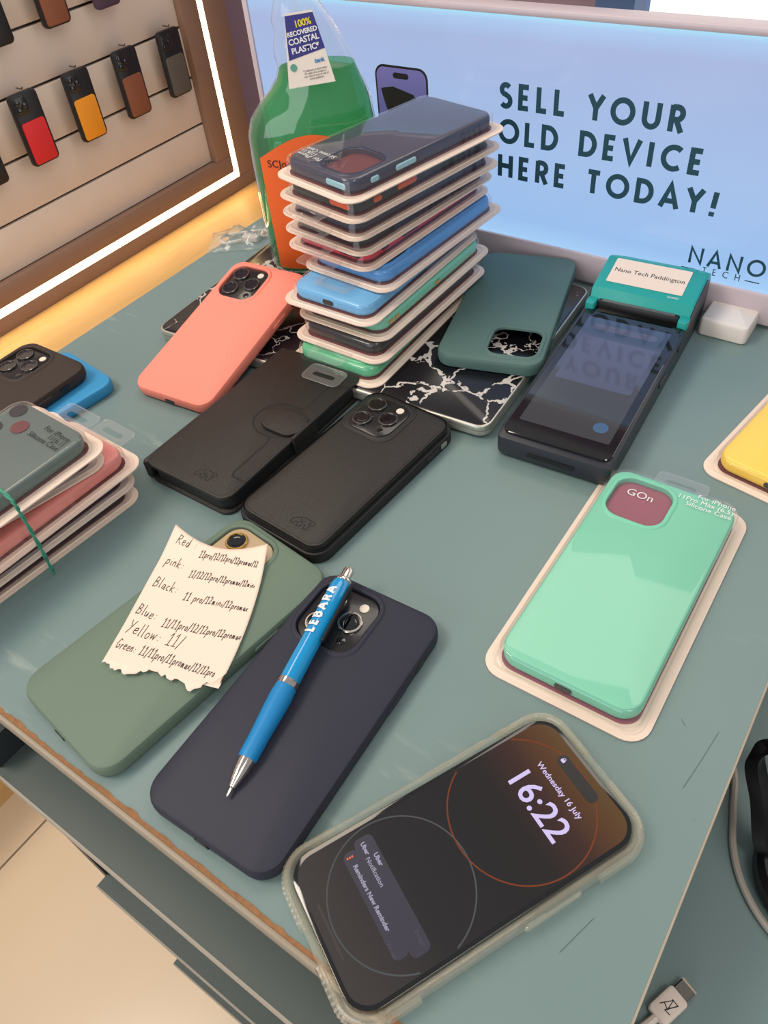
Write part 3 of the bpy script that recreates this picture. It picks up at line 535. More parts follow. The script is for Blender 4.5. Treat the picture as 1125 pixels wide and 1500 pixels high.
# tall stack on the laptop, bottom to top
STK = [ # left corner, front corner, angle, colour, tab end (+1 = far end), button colour, label
    ((-.3998, .3285), (-.3165, .3322), 1.5, 'mint2', -1, None, 'packaged mint green case at the very bottom of the tall stack'),
    ((-.4032, .3443), (-.3179, .3420), -1.0, 'ink', -1, None, 'packaged black case second from the bottom of the tall stack'),
    ((-.4030, .3525), (-.3210, .3517), -1.0, 'mint', 1, None, 'packaged mint case with two small gold stickers in the tall stack'),
    ((-.4099, .3464), (-.3277, .3463), -.5, 'blue', 1, None, 'packaged light blue case with charging port facing front in the tall stack'),
    ((-.4106, .3751), (-.3282, .3693), -4.0, 'blue2', -1, None, 'packaged blue case below the red one in the tall stack'),
    ((-.4234, .3748), (-.3440, .3690), -5.0, 'red', -1, 'ink', 'packaged red case in the middle of the tall stack'),
    ((-.4222, .3730), (-.3440, .3655), -7.0, 'ink', -1, None, 'packaged black case just above the red one in the tall stack'),
    ((-.4207, .3727), (-.3428, .3588), -10.0, 'midnight', -1, None, 'packaged dark navy case third from the top of the tall stack'),
    ((-.4177, .3706), (-.3416, .3571), -10.0, 'forest', -1, 'orange_btn', 'packaged dark case with orange buttons second from the top'),
    ((-.4215, .3729), (-.3394, .3556), -12.0, 'midnight', -1, 'pale_btn', 'packaged navy case with pale blue buttons on top of the tall stack')]
PW, PL = .0885, .163
for i, (Lc, Fc, ang, m, e, btn, lab) in enumerate(STK):
    a = R(ang); mx_, my_ = (Lc[0]+Fc[0])/2, (Lc[1]+Fc[1])/2
    off = PL/2-.0030
    if i <= 3: off -= .002
    loc = (mx_-math.sin(a)*off, my_+math.cos(a)*off, .0133+.0142*i)
    t = blister(lab, loc, ang, PW, PL, m, e, btn=btn, group='packaged cases in the tall stack', text=('For iPhone\n11(6.1)\nSilicone Case' if i == 9 else None), tab=(i not in (9, 3)), tabz=(.0035 if i == 0 else 0))
    if i == 2:
        for yy_ in (-.060, -.052, .004): slab('gold_sticker', .0030, .0060, .0006, [(0, 0), (0, .0002)], 'gold', t, (PW/2-.0073, yy_, .007), (0, R(90), 0))
# big green pack in front of the terminal
gp = blister('mint green phone case in clear pack on cream tray beside the clear phone', (-.0875, .2545, 0), .4, .0938, .181, 'mint', 1, insert='maroon2', H=.0150)
text_mesh('printed_text', 'For iPhone\n11Pro Max (6.5)\nSilicone Case', .0052, 'text_white', gp, T(.0375, .0775, .0152), 'RIGHT', line=.85)
text_mesh('insert_text', 'GOn', .0085, 'text_white', gp, T(-.026, .0640, .0117), 'LEFT')
# yellow pack at the right edge
yp = blister('yellow phone case in clear pack cut off by the right picture edge', (-.0256, .4497, 0), -9.6, .092, .172, 'yellow', 1, hole=True)
for i in range(6): slab('speaker_hole', .0016, .0016, .0007, [(0, 0), (0, .0006)], 'black', yp, (-.026+.0035*i, -.0772, .0075), (R(90), 0, 0))
# rubber-banded stack at the left
LST = [(-.4535, .0860, -5.0, 'ink', 0, 'bottom pack of the banded stack with a dark case at left'), (-.4510, .0862, -4.0, 'blue2', 0, 'pack with a blue edge second from the bottom of the banded stack'),
       (-.4460, .0925, -2.5, 'rose', 0, 'packaged rose pink case in the middle of the banded stack'), (-.4640, .0800, -12.0, 'blue', 0, 'crooked pack with a blue case under the top of the banded stack'),
       (-.4475, .0740, -2.3, 'slate', 0, 'packaged slate green case on top of the banded stack at left')]
for i, (x, y, ang, m, _, lab) in enumerate(LST):
    t = blister(lab, (x, y, .0002+.0136*i), ang, .0885, .166, m, 1, group='packaged cases in the banded stack', tab=(i in (2, 4)), text=('For iPhone\n11(6.1)\nSilicone Case' if i == 4 else None), text_m='text_dark', hole=False)
    if i == 4:
        for a, b, c in ((-.026, .066, 'glassdark'), (-.026, .046, 'glassdark'), (-.010, .056, 'maroon')):
            finish('lens_opening', disc_bm([(.0062, 0), (.0062, .0004)], 20), c, t, (a, b, .0127))
bd = []   # twisted green band around the banded stack
zt = .0700
loopP = [(-.4015, .0825, .001), (-.3985, .083, .030), (-.3985, .0835, .058), (-.4025, .084, .0695), (-.43, .086, zt+.0002), (-.47, .088, zt+.0002), (-.4935, .089, .0695), (-.499, .090, .05), (-.501, .090, .02), (-.4995, .090, .0012)]
sp_ = spline(loopP, 14)
bm = bmesh.new()
for ph in (0, math.pi):
    pts = []
    for i, p in enumerate(sp_):
        q = sp_[min(i+1, len(sp_)-1)]-sp_[max(i-1, 0)]; s = q.cross(Vector((0, 1, 0))).normalized(); u = Vector((0, 1, 0))
        th = i*.55+ph; pts.append(p+(s*math.cos(th)+u*math.sin(th))*.0006)
    tube_bm(pts, .00075, 6, bm)
o = finish('rubber_band', bm, 'band'); tag(o, 'twisted green rubber band wrapped round the left stack of packs', 'rubber band')

# ------------------------------------------------------------------ clear-cased phone with lit lock screen
ph = thing('clear_cased_phone', 'phone in a clear bumper case showing its lock screen at 16:22', 'phone', (-.0885, .0715, 0), -26.64)
slab('body', .0715, .1475, .0125, [(.002, .0022), (.0003, .003), (0, .0042), (0, .0090), (.0004, .0100), (.0010, .0104)], 'steel', ph)
def bumper():
    bm = bmesh.new(); seg = 8
    prof = [(.0785, .1545, .0150, .0004), (.0800, .1560, .0158, .0020), (.0798, .1558, .0157, .0090), (.0790, .1550, .0152, .0112), (.0772, .1532, .0145, .0120), (.0745, .1505, .0135, .0119), (.0728, .1488, .0128, .0108), (.0720, .1480, .0125, .0060), (.0720, .1480, .0125, .0020), (.0785-.006, .1545-.006, .012, .0004)]
    ls = [[(x, y, z) for x, y in rr(w, l, r, seg)] for w, l, r, z in prof]
    rows = loops(bm, ls, False, False); n = len(rows[0])
    for i in range(n): bm.faces.new((rows[-1][i], rows[-1][(i+1) % n], rows[0][(i+1) % n], rows[0][i]))
    return bm
finish('clear_bumper', bumper(), 'tpu', ph)
slab('clear_back', .0735, .1495, .012, [(0, .0004), (0, .0016)], 'tpu', ph)
for sx_ in (-1, 1):      # ribbed corner cushions
    for sy_ in (-1, 1):
        bm = bmesh.new(); path = []
        for k in range(7): path.append((sx_*.0398, sy_*(.0780-.0157-.016+.0160*k/6)))
        for k in range(1, 12): a = R(90*k/12); path.append((sx_*(.0400-.0157+.0155*math.cos(a)), sy_*(.0780-.0157+.0155*math.sin(a))))
        for k in range(7): path.append((sx_*(.0400-.0157-.016*k/6), sy_*.0778))
        pts = spline([(x, y, .0058) for x, y in path], 4)
        tube_bm(pts, [.0017+.00014*math.cos(i_*1.45) for i_ in range(len(pts))], 8, bm)
        for v in bm.verts: v.co.z = .0058+(v.co.z-.0058)*2.0
        finish('corner_cushion', bm, 'tpu', ph)
for x, y, ln in ((-.0400, .030, .020), (-.0400, .048, .010), (.0400, .020, .030), (-.0400, .012, .016)):
    slab('bumper_button', .0044, ln, .0018, [(0, 0), (0, .0006), (.0008, .0013)], 'tpu', ph, (x-(.0012 if x > 0 else -.0012)*0, y, .0062), (0, R(90 if x > 0 else -90), 0))
scr_m = gradient_emission('lock_screen_with_painted_reflection', [(0, (78, 70, 66)), (.10, (70, 62, 60)), (.30, (38, 35, 37)), (.55, (26, 24, 26)), (.70, (34, 24, 24)), (.82, (74, 38, 28)), (.92, (112, 68, 30)), (1, (122, 86, 40))], 'Y', -.0715, .0715, .55, .05)  # wallpaper gradient, partly room reflections painted in as amber and grey-brown emission
slab('screen_glass', .0708, .1468, .0120, [(0, .0103), (0, .01085), (.00015, .0109)], 'black_gloss', ph)
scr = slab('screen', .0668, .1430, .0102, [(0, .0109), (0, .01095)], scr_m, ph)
slab('island', .0265, .0062, .0031, [(0, 0), (0, .0001)], 'black', scr, (0, .0645, .0110))
def stext(name, body, size, m, x, y, align='CENTER', bold=0, sp=1.0): return text_mesh(name, body, size, m, scr, T(x, y, .01105), align, bold, None, sp)
stext('date_text', 'Wednesday 16 July', .0041, 'text_screen', 0, .0525, bold=.00006)
stext('clock_text', '16:22', .0172, 'text_screen', 0, .0358, bold=.00018)
bm = bmesh.new(); ribbon(bm, arc(.012, .0640+.0003, .0007, .0009, 0, 180, 6), .0003, lambda x, y: (x-.0225, y+.0008, .01115)); bmx = slab_bm(.0022, .0017, .0004, [(0, .01112), (0, .01116)], 3, bm=bm, cx=-.0105, cy=.0643); finish('padlock_icon', bm, 'text_screen', scr, smooth=0)
def ringmesh(name, cx, cy, r, m):
    bm = bmesh.new(); P = [(cx+r*math.cos(R(a)), cy+r*math.sin(R(a))) for a in range(0, 361, 4)]
    run = []
    for p in P + [None]:
        if p and abs(p[0]) < .0330: run.append(p)
        else:
            if len(run) > 1: ribbon(bm, run, .0007, lambda x, y: (x, y, .0110))
            run = []
    return finish(name, bm, m, scr, smooth=0)
ringmesh('wallpaper_ring', -.002, .0335, .0345, 'ring_copper'); ringmesh('wallpaper_ring', .001, -.0330, .0330, 'ring_grey')
nb = slab('notification', .0560, .0095, .0028, [(0, .01097), (0, .01102)], 'notif', scr, (-.0005, -.0375, 0)); slab('notification', .0500, .0075, .0028, [(0, .01096), (0, .01100)], 'notif', scr, (-.0005, -.0455, 0))
stext('notification_text', 'Uber', .0029, 'text_soft', -.0262, -.0392, 'LEFT', .00012); stext('notification_text', 'Uber', .0030, 'text_soft', -.0190, -.0362, 'LEFT', .00012); stext('notification_text', 'Notification', .0030, 'text_soft', -.0190, -.0402, 'LEFT', .00004)
stext('notification_text', '3m ago', .0025, 'text_dim', .0250, -.0362, 'RIGHT'); stext('notification_text', 'Reminders New Reminder', .0029, 'text_soft', -.0190, -.0467, 'LEFT', .00010); stext('notification_text', '17m ago', .0024, 'text_dim', .0235, -.0488, 'RIGHT')
bm = bmesh.new()
for k in range(3): disc_bm([(.0005, .01108), (.0005, .01110)], 8, bm, -.0230, -.0450-.0012*k)
finish('reminder_icon', bm, 'orange_btn', scr, smooth=0)
slab('home_bar', .0250, .0011, .0005, [(0, 0), (0, .0001)], 'home', scr, (0, -.0675, .0110))

# ------------------------------------------------------------------ pen
A, B_ = Vector((-.1964, .0304, .0137)), Vector((-.2243, .1712, .0212)); ax = (B_-A); PLEN = ax.length
pen = bpy.data.objects.new('ballpoint_pen', None); COL.objects.link(pen); tag(pen, 'blue click ballpoint pen lettered LEBARA lying on the navy phone', 'pen')
zq = ax.normalized().to_track_quat('Z', 'Y'); pen.matrix_world = Matrix.Translation(A) @ zq.to_matrix().to_4x4()
def lathe(name, prof, m, seg=28): return finish(name, disc_bm([(r, z) for z, r in prof], seg), m, pen)
lathe('nib', [(0, .0004), (.0006, .0007), (.0045, .0011)], 'chrome'); lathe('cone', [(.0045, .0011), (.0050, .0018), (.0090, .0029), (.0150, .0041), (.0200, .0046)], 'chrome')
lathe('grip', [(.0200, .0048), (.0215, .0051), (.0330, .0052), (.0450, .0058), (.0560, .0062), (.0625, .0058)], 'grip'); lathe('middle_ring', [(.0625, .0059), (.0640, .0061), (.0660, .0060)], 'chrome')
br = lathe('barrel', [(.0660, .0056), (.0680, .0057), (.0900, .0056), (.1150, .0059), (.1300, .0060), (.1335, .0052)], 'pen'); lathe('collar', [(.1335, .0049), (.1350, .0051), (.1362, .0046)], 'chrome'); lathe('clicker', [(.1362, .0033), (.1425, .0033), (.1440, .0027)], 'chrome')
inv = pen.matrix_world.to_3x3().inverted(); upl = inv @ Vector((-.32, .0, .95)); au = math.atan2(upl.y, upl.x)
def barrel_map(x, y, k=0):
    th = au-(y-.0029)/.0061; r_ = .00622+.00006*k; return (r_*math.cos(th), r_*math.sin(th), .0950+x)
caps_mesh('barrel_lettering', 'LEBARA', .0058, .0315, .24, 'text_white', br, barrel_map, sub=6)
bm = slab_bm(.0030, .040, .0014, [(0, 0), (0, .0008), (.0006, .0014)]); cl_ = finish('clip', bm, 'black', pen)
ac = au+R(95); cl_.matrix_basis = Matrix.Translation((.0066*math.cos(ac), .0066*math.sin(ac), .113)) @ Matrix.Rotation(ac-math.pi/2, 4, 'Z') @ Matrix.Rotation(R(-90), 4, 'X')

# ------------------------------------------------------------------ handwritten note on the sage phone
tl, tr, brc, blc = Vector((-.3485, .1475, 0)), Vector((-.2840, .1650, 0)), Vector((-.2400, .0700, 0)), Vector((-.3105, .0505, 0))
def note_pt(u, v, lift=0):
    # u across, v down; curls up a little at the top corners and the right side
    p = (tl*(1-u)+tr*u)*(1-v)+(blc*(1-u)+brc*u)*v
    bow = .004*math.sin(math.pi*v)*u      # right edge bulges outwards
    z = .0128+.0065*max(0, .25-v)**1.2*(1+1.2*abs(u-.5))*3.0*0.5+.0035*max(0, v-.75)*1.2+.0012*math.sin(math.pi*u)*(1-v)+.003*max(0, u-.8)
    return Vector((p.x+bow*.9, p.y+bow*.25, z+lift))
bm = bmesh.new(); NU, NV = 44, 40; g = []
for j in range(NV+1):
    row = []
    for i in range(NU+1):
        u, v = i/NU, j/NV
        if j == NV:
            tear = .03*math.sin(u*9)+.022*random.uniform(-1, 1)+(-.16*max(0, u-.80)/.2)
            v = 1+tear*.8
        v = v+.10*math.sin(math.pi*u)*max(0, 1-v)**2
        row.append(bm.verts.new(note_pt(u, v)))
    g.append(row)
for j in range(NV):
    for i in range(NU): bm.faces.new((g[j+1][i], g[j+1][i+1], g[j][i+1], g[j][i]))
nt_ = bpy.data.objects.new('handwritten_note', None); COL.objects.link(nt_); tag(nt_, 'torn cream paper note listing colours and models, lying on the sage phone', 'note')
pap = finish('paper', bm, 'paper', nt_, smooth=60); md = pap.modifiers.new('t', 'SOLIDIFY'); md.thickness = .00015; md.offset = -1
def hand(line, u0, v0, h, wfac, slope, shrink=0):
    bm = bmesh.new(); x = 0; total = sum(HAND[c][0]+.07 for c in line); n = len(line)
    for k, c in enumerate(line):
        f = 1-shrink*k/max(1, n); w_, st = HAND[c]; jy = random.uniform(-.05, .05)
        for s in st:
            pts = [(x+a*f*wfac+.12*b*f, (b+jy)*f) for a, b in s]
            fin = []
            for (p, q) in zip(pts, pts[1:]):
                for t_ in range(3): fin.append((p[0]+(q[0]-p[0])*t_/3, p[1]+(q[1]-p[1])*t_/3))
            fin.append(pts[-1])
            ribbon(bm, [(u0+a*h/.070, v0-b*h/.100+slope*(a*h/.070)) for a, b in fin], .0048, lambda u, v: note_pt(u, v, .0002))
        x += (w_*wfac+.07)*f
    finish('handwriting', bm, 'penink', nt_, smooth=0)
hand('Red :', .08, .130, .0074, 1.0, .10); hand('11pro/12/12pro/12promax/12', .36, .195, .0054, .80, -.04, .25)
hand('pink:', .07, .285, .0074, 1.0, .10); hand('11/12/12pro/12promax/12mini', .34, .345, .0054, .84, -.05, .25)
hand('Black:', .06, .455, .0076, 1.0, .10); hand('11 pro/12mini/12promax', .38, .505, .0058, .92, -.05, .25)
hand('Blue:', .04, .660, .0074, 1.0, .08); hand('11/11pro/12/12pro/12promax', .31, .705, .0060, .86, -.06, .25)
hand('Yellow: 11/', .04, .790, .0084, 1.0, .04); hand('Green: 11/11pro/11promax/12/12pro', .03, .900, .0066, .78, .02, .25)

# ------------------------------------------------------------------ card terminal
tm = thing('card_terminal', 'black handheld card terminal with teal printer cover beside the sign', 'card terminal', (-.1746, .4232, 0), 3.5)
TW, TL = .0805, .2
def side_body():
    # side profile (y, z) extruded in x with rounded edges: slim front, thick printer end
    prof = [(-.100, .006), (-.098, .002), (-.06, .0), (.06, .0), (.10, .001), (.119, .006), (.124, .020), (.122, .038), (.112, .0435), (.078, .0360), (.068, .0252), (-.092, .0205), (-.099, .0175), (-.1005, .011)]
    bm = bmesh.new(); xs = [(-TW/2, .003), (-TW/2+.0012, .0010), (-TW/2+.004, 0), (TW/2-.004, 0), (TW/2-.0012, .0010), (TW/2, .003)]
    cy = sum(p[0] for p in prof)/len(prof); cz = sum(p[1] for p in prof)/len(prof); rows = []
    for x, ins in xs:
        r_ = []
        for y, z in prof:
            dy, dz = cy-y, cz-z; d = math.hypot(dy, dz); r_.append(bm.verts.new((x, y+dy/d*ins, z+dz/d*ins)))
        rows.append(r_)
    n = len(prof)
    for a, b in zip(rows, rows[1:]):
        for i in range(n): bm.faces.new((a[i], a[(i+1) % n], b[(i+1) % n], b[i]))
    bm.faces.new(rows[0]); bm.faces.new(rows[-1][::-1]); bmesh.ops.recalc_face_normals(bm, faces=bm.faces[:])
    return bm
finish('body', side_body(), 'terminal', tm)
slope = math.atan2(.0250-.0205, .162)
gl = slab('front_glass', .0765, .168, .006, [(0, 0), (0, .0008), (.0006, .0013)], 'black_gloss', tm, (0, -.0115, .0224), (slope, 0, 0))
ui = gradient_emission('terminal_screen', [(0, (66, 66, 68)), (.45, (70, 70, 76)), (.5, (84, 88, 108)), (.8, (78, 84, 110)), (.85, (62, 76, 104)), (1, (70, 86, 118))], 'Y', -.068, .068, .85, .06)
us = slab('display', .0640, .1340, .001, [(0, .0013), (0, .00136)], ui, gl, (0, -.002, 0))
ucard = gradient_emission('terminal_card', [(0, (88, 92, 116)), (1, (92, 98, 128))], 'Y', -.03, .03, .8, .06)
slab('display_card', .0560, .0560, .0015, [(0, .0014), (0, .00143)], ucard, gl, (.0, .012, 0)); slab('display_field', .0500, .0075, .0035, [(0, .0014), (0, .00143)], ucard, gl, (0, .0540, 0))
uic = bpy.data.materials.new('ui_blue'); uic.use_nodes = True; uic.node_tree.nodes['Principled BSDF'].inputs['Base Color'].default_value = lin((30, 60, 90)); uic.node_tree.nodes['Principled BSDF'].inputs['Emission Color'].default_value = lin((54, 84, 120)); uic.node_tree.nodes['Principled BSDF'].inputs['Emission Strength'].default_value = .6
finish('display_button', disc_bm([(.0052, .0014), (.0052, .00144)], 24), uic, gl, (.0215, -.0555, 0))
# teal printer cover: sloping plate with thickness following the raised end
def cover():
    bm = bmesh.new(); pr = [(.0715, .0300), (.0770, .0378), (.1120, .0462), (.1195, .0440), (.1240, .0360)]; hw = TW/2-.0005; rows = []
    for y, z in pr:
        c = .010 if y > .118 else (.004 if y > .112 else 0)
        rows.append([bm.verts.new((x, y, zz)) for x, zz in ((-hw, z-.006), (-hw, z-.001), (-hw+.0012+c, z), (hw-.0012-c, z), (hw, z-.001), (hw, z-.006))])
    for a, b in zip(rows, rows[1:]):
        for i in range(5): bm.faces.new((a[i], a[i+1], b[i+1], b[i]))
    bm.faces.new(rows[0][::-1]); bm.faces.new(rows[-1]); bmesh.ops.recalc_face_normals(bm, faces=bm.faces[:]); return bm
cv = finish('printer_cover', cover(), 'term_teal', tm)
box('paper_slot', -.032, .032, .0685, .0735, .0230, .0310, 'black', tm, bev=.001)
for x_ in (-.0363, .0363): slab('cover_prong', .0078, .012, .002, rnd(.020, .0312, .001), 'term_teal', tm, (x_, .0690, 0))
bm = bmesh.new()
for i in range(38):
    x = -.0285+.0015*i; v = [bm.verts.new(p) for p in ((x, .0690, .0312), (x+.0015, .0690, .0312), (x+.0015, .0715, .0316), (x, .0715, .0316), (x+.00075, .0680, .0313))]
    bm.faces.new(v[:4]); bm.faces.new((v[0], v[4], v[1]))
finish('serrated_cutter', bm, 'serr', tm, smooth=0)
s2 = math.atan2(.0462-.0378, .035)
lbp = slab('name_label', .0600, .0270, .0012, [(0, 0), (0, .00025)], 'label_paper', cv, (-.002, .0975, .0429), (s2, 0, 0))
text_mesh('label_text', 'Nano Tech Paddington', .0060, 'text_dark', lbp, T(0, -.001, .0003), 'CENTER', .00003)
text_mesh('cover_mark', 'sunmi', .0036, 'text_white', cv, Matrix.Translation((.018, .0800, .0388)) @ Matrix.Rotation(s2, 4, 'X'), 'LEFT')
slab('front_slot', .034, .0030, .0012, [(0, 0), (0, .0008)], 'black', tm, (0, -.1003, .0105), (R(90), 0, 0))
slab('side_button', .0040, .018, .0018, [(0, 0), (0, .0008), (.0006, .0014)], 'black', tm, (TW/2-.0004, .010, .0150), (0, R(90), 0)); slab('side_button', .0040, .010, .0018, [(0, 0), (0, .0008), (.0006, .0014)], 'black', tm, (TW/2-.0004, .050, .0180), (0, R(90), 0))
slab('rear_roll_housing', .078, .034, .008, rnd(0, .026, .003), 'terminal', tm, (0, .104, .004))

# ------------------------------------------------------------------ cleaning spray bottle
bt = thing('spray_bottle', 'clear spray bottle half full of green cleaner with orange label', 'spray bottle', (-.4690, .4740, .0132), 34.45)
# loops: z, left, right (wide axis), half depth
BL = [(0.0, -.0475, .0475, .022), (.0025, -.0525, .0525, .027), (.008, -.0545, .0545, .029), (.05, -.0550, .0550, .030), (.10, -.0545, .0545, .0295), (.120, -.0535, .0540, .029), (.131, -.0495, .0525, .0275), (.142, -.0400, .0510, .0250), (.151, -.0300, .0480, .0225), (.159, -.0235, .0450, .0205), (.168, -.0200, .0415, .0190), (.176, -.0215, .0375, .0180), (.184, -.0205, .0335, .0170), (.192, -.0180, .0295, .0160), (.199, -.0195, .0255, .0150), (.207, -.0170, .0200, .0140), (.215, -.0140, .0150, .0135), (.226, -.0130, .0130, .0130)]
def bloop(z, a, b, d, inset=0, n=36):
    cx = (a+b)/2; hx = (b-a)/2-inset; d = d-inset; out = []
    for i in range(n):
        t_ = 2*math.pi*i/n; c, s = math.cos(t_), math.sin(t_); p = 2.6 if z < .14 else 2.2
        out.append((cx+hx*math.copysign(abs(c)**(2/p), c), d*math.copysign(abs(s)**(2/p), s), z))
    return out
bm = bmesh.new(); loops(bm, [bloop(*b) for b in BL], True, False); bsh = finish('bottle_shell', bm, 'bottle', bt, smooth=60)
def bl_at(z):
    for a, b in zip(BL, BL[1:]):
        if a[0] <= z <= b[0]:
            f = (z-a[0])/(b[0]-a[0]); return tuple(a[k]+(b[k]-a[k])*f for k in range(4))
LZ = .1665
bm = bmesh.new(); lz = [b for b in BL if .002 < b[0] < LZ] + [bl_at(LZ)]
loops(bm, [bloop(lz[0][0]+.0012, *lz[0][1:], inset=.0016)] + [bloop(*b, inset=.0013) for b in lz[1:]], True, True); finish('green_cleaner', bm, 'liquid', bt, smooth=60)
def front_patch(name, m, lo, hi, x0, x1, topf, parent, off=.0005, nx=20, nz=16):
    # patch hugging the bottle's front (local -y side)
    bm = bmesh.new(); g = []
    for j in range(nz+1):
        row = []
        for i in range(nx+1):
            x = x0+(x1-x0)*i/nx; zt_ = topf(x); z = lo+(zt_-lo)*j/nz; _, a, b, d = bl_at(z); cx = (a+b)/2; hx = (b-a)/2; p = 2.6
            q = min(.999, abs((x-cx)/hx)); y = -d*(1-q**p)**(1/p); row.append(bm.verts.new((x, y-off, z)))
        g.append(row)
    for j in range(nz):
        for i in range(nx): bm.faces.new((g[j][i], g[j][i+1], g[j+1][i+1], g[j+1][i]))
    return finish(name, bm, m, parent, smooth=60)
lab = front_patch('front_label', 'label_orange', .008, .124, -.0445, .0445, lambda x: .104+.020*math.cos(x/.0445*1.45), bsh)
def lab_fn(x0, z0, off=.0009):
    def f(x, y):
        xx, z = x0+x, z0+y; _, a, b, d = bl_at(z); q = min(.999, abs((xx-(a+b)/2)/((b-a)/2))); return (xx, -d*(1-q**2.6)**(1/2.6)-off, z)
    return f
text_mesh('label_brand', 'SCJohnson', .0085, 'text_dark', bsh, None, 'LEFT', 0, lab_fn(-.0385, .1000))
# hanging tag
tgm = Matrix.Translation((.0060, -.0260, .1845)) @ Matrix.Rotation(R(90-9), 4, 'X') @ Matrix.Rotation(R(3), 4, 'Z')
tgo = bpy.data.objects.new('neck_tag', None)
bm = bmesh.new(); pts = [(-.0105, .024), (.0105, .024), (.0195, -.024), (-.0170, -.0245)]
v0 = [bm.verts.new((x, y, 0)) for x, y in pts]; v1 = [bm.verts.new((x, y, .0005)) for x, y in pts]
bm.faces.new(v0[::-1]); bm.faces.new(v1)
for i in range(4): bm.faces.new((v0[i], v0[(i+1) % 4], v1[(i+1) % 4], v1[i]))
tgo = finish('neck_tag', bm, 'tagwhite', bt, smooth=0); tgo.matrix_basis = tgm
bm = bmesh.new(); q = [(-.0105, .0225), (.0105, .0225), (.0155, -.001), (-.0130, -.0060)]
bm.faces.new([bm.verts.new((x, y, .0007)) for x, y in q][::-1]); bmesh.ops.recalc_face_normals(bm, faces=bm.faces[:])
for f in bm.faces:
    if f.normal.z < 0: f.normal_flip()
finish('tag_panel', bm, 'indigo', tgo, smooth=0)
def tt(body, size, m, x, y, bold=.00012, rz=5, sp=.95): text_mesh('tag_text', body, size, m, tgo, T(x, y, .0009, rz=rz), 'CENTER', bold, None, sp)
tt('100%', .0062, 'tagyellow', .0020, .0150); tt('RECOVERED', .0043, 'text_white', .0005, .0100); tt('COASTAL', .0055, 'text_white', .0008, .0046); tt('PLASTIC*', .0055, 'text_white', .0010, -.0012)
tt('bank', .0040, 'tagblue', .0100, -.0095); tt('*Collected on land within\n31 miles of an ocean or\nriver that is most at risk of\nocean pollution', .0019, 'text_dark', .0055, -.0145, 0, 3)
bm = disc_bm([(.0026, .0006), (.0026, .0009)], 18, None, -.0105, -.0110); finish('tag_emblem', bm, 'tagteal', tgo, smooth=0)
# trigger head above the neck
finish('neck_collar', disc_bm([(.0145, .224), (.0150, .226), (.0150, .240), (.0135, .244)], 24), 'white', bt)
bm = slab_bm(.070, .022, .008, rnd(.244, .272, .004)); finish('spray_head', bm, 'white', bt, (-.012, 0, 0))
finish('nozzle', disc_bm([(.006, -.055), (.0065, -.053), (.0065, -.046)], 16, axis='z'), 'trig', bt, (0, 0, .2585), (0, R(90), 0))
tr_ = finish('trigger', tube_bm([(-.030, 0, .246), (-.034, 0, .232), (-.040, 0, .218)], [.004, .0045, .003], 10), 'trig', bt)
finish('dip_tube', tube_bm([(.0, 0, .228), (.003, 0, .12), (.010, 0, .012)], .0016, 8), 'clear_tab', bt)

# ------------------------------------------------------------------ small clear bag with a cable plug behind the coral phone
bg = thing('clear_bag', 'crumpled clear plastic bag holding a cable plug by the bottle', 'plastic bag', (-.588, .488, 0), 35)
bm = bmesh.new(); g = []
for j in range(13):
    row = []
    for i in range(17):
        x, y = -.042+.084*i/16, -.022+.044*j/12; e = min(1, min(i, 16-i, j*1.4, (12-j)*1.4)/4)
        z = .0008+e*(.008+.0035*math.sin(i*1.3+j*.8)+.002*math.cos(j*1.9-i*.6)); row.append(bm.verts.new((x, y, z)))
    g.append(row)
for j in range(12):
    for i in range(16): bm.faces.new((g[j][i], g[j][i+1], g[j+1][i+1], g[j+1][i]))
finish('film', bm, 'bag', bg, smooth=60)
slab('plug', .009, .018, .002, rnd(.001, .0060, .0008), 'cable_white', bg, (.002, -.002, 0), (0, 0, R(70))); slab('plug_metal', .0075, .008, .0012, rnd(.0018, .0050, .0005), 'flame', bg, (.0145, .0025, 0), (0, 0, R(70)))
finish('cable_coil', tube_bm(spline([(-.008, -.004, .003), (-.026, -.008, .003), (-.030, .006, .003), (-.010, .012, .003), (.016, .012, .003), (.026, .004, .003)], 8), .0015, 8), 'cable_white', bg)

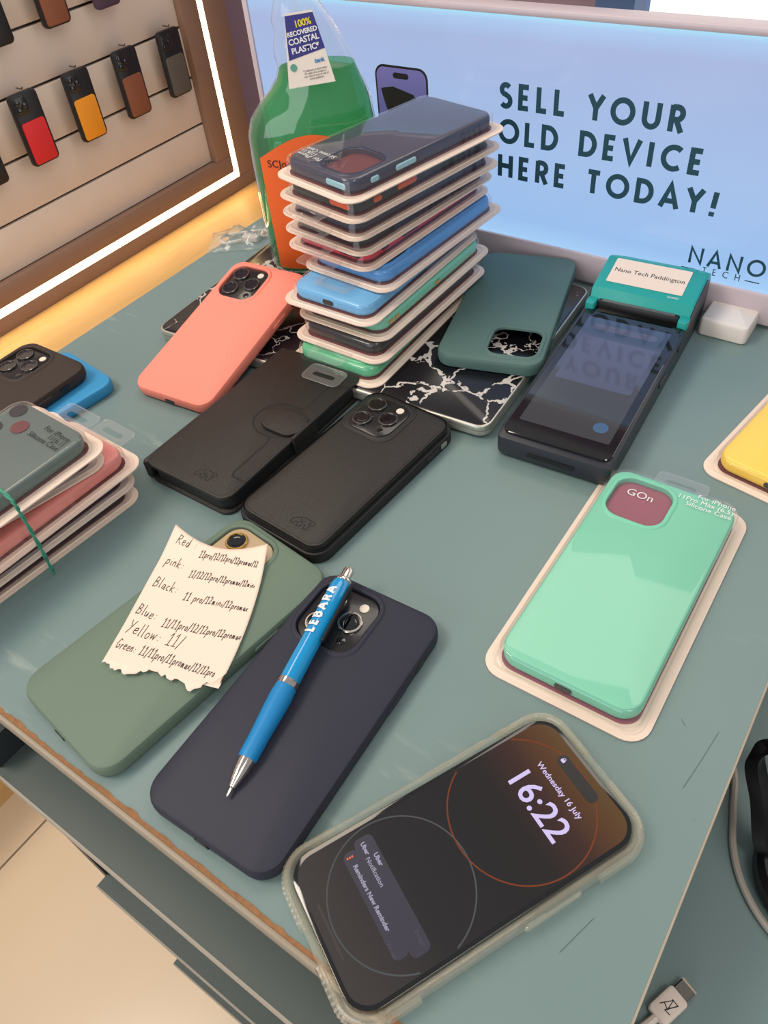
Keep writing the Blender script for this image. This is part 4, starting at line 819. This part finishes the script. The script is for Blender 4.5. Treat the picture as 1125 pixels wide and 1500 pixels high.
# ------------------------------------------------------------------ on the lower counter at the right
LC = -.090
us_ = thing('usb_cable', 'white cable with USB plug at the bottom picture edge', 'cable', (.0165, .0905, LC), -22)
slab('plug_body', .0115, .0170, .0022, rnd(.0005, .0068, .0014), 'cable_white', us_); slab('plug_tip', .0085, .0070, .0012, [(0, .0021), (0, .0050), (.0005, .0054)], 'steel', us_, (0, .0118, 0)); slab('tip_rim', .0088, .0010, .0004, [(0, .0020), (0, .0055)], 'flame', us_, (0, .0150, 0))
finish('cord', tube_bm(spline([(0, -.008, .0036), (-.001, -.020, .0034), (-.006, -.045, .0024), (-.02, -.09, .0022), (-.02, -.13, .0022)], 8), .0021, 8), 'cable_white', us_)
bm = bmesh.new()
for s in ([(-.0030, -.003), (.0, .0032), (.0012, -.0022)], [(-.0022, -.0008), (.0012, -.0022)], [(-.0006, .0032), (.0030, .0032), (.0004, -.0032), (.0034, -.0028)]): ribbon(bm, s, .0005, lambda x, y: (x, y, .00685))
finish('plug_logo', bm, 'text_dark', us_, smooth=0)
o = finish('grey_cable', tube_bm(spline([(-.02, .262, LC+.0022), (.004, .232, LC+.0022), (.0125, .206, LC+.0022), (.0195, .184, LC+.0022), (.031, .166, LC+.0022), (.049, .152, LC+.0022), (.08, .140, LC+.0022), (.14, .132, LC+.0022)], 10), .0020, 8), 'cable'); tag(o, 'grey cable curving across the lower counter at the right', 'cable')
gd = thing('black_gadget', 'black round gadget with arched strap and white panel at the right picture edge', 'gadget', (.066, .191, LC), 0)
finish('round_pad', disc_bm([(.033, 0), (.037, .003), (.037, .012), (.034, .016), (.020, .018)], 36), 'black', gd); finish('pad_ring', disc_bm([(.0285, .0165), (.0285, .0184), (.0255, .0186)], 30), 'rubber', gd)
bm = bmesh.new(); path = [(-.026, .002, .010), (-.036, -.004, .018), (-.047, .012, .034), (-.0565, .026, .044), (-.052, .034, .049), (-.034, .039, .049), (-.004, .036, .036), (.012, .022, .016)]
rows = []
for p in spline(path, 6): rows.append([bm.verts.new((p.x+dx, p.y+dy, p.z+dz)) for dx, dy, dz in ((-.0025, -.004, -.002), (.0035, -.004, .002), (.0045, .006, .002), (-.0015, .006, -.002))])
for a, b in zip(rows, rows[1:]):
    for i in range(4): bm.faces.new((a[i], a[(i+1) % 4], b[(i+1) % 4], b[i]))
bm.faces.new(rows[0]); bm.faces.new(rows[-1][::-1]); bmesh.ops.recalc_face_normals(bm, faces=bm.faces[:]); finish('strap', bm, 'black', gd, smooth=50)
slab('white_panel', .026, .011, .003, rnd(0, .002, .0006), 'white', gd, (-.036, .0330, .0525), (0, R(4), R(10)))
# cable hanging below the desk front
o = finish('black_cable', tube_bm(spline([(-.25, -.034, -.46), (-.262, -.045, -.55), (-.24, -.05, -.66), (-.25, -.05, -.80), (-.22, -.06, -.857), (-.15, -.08, -.857)], 8), .0028, 8), 'black'); tag(o, 'black cable hanging below the desk shelves to the floor', 'cable')
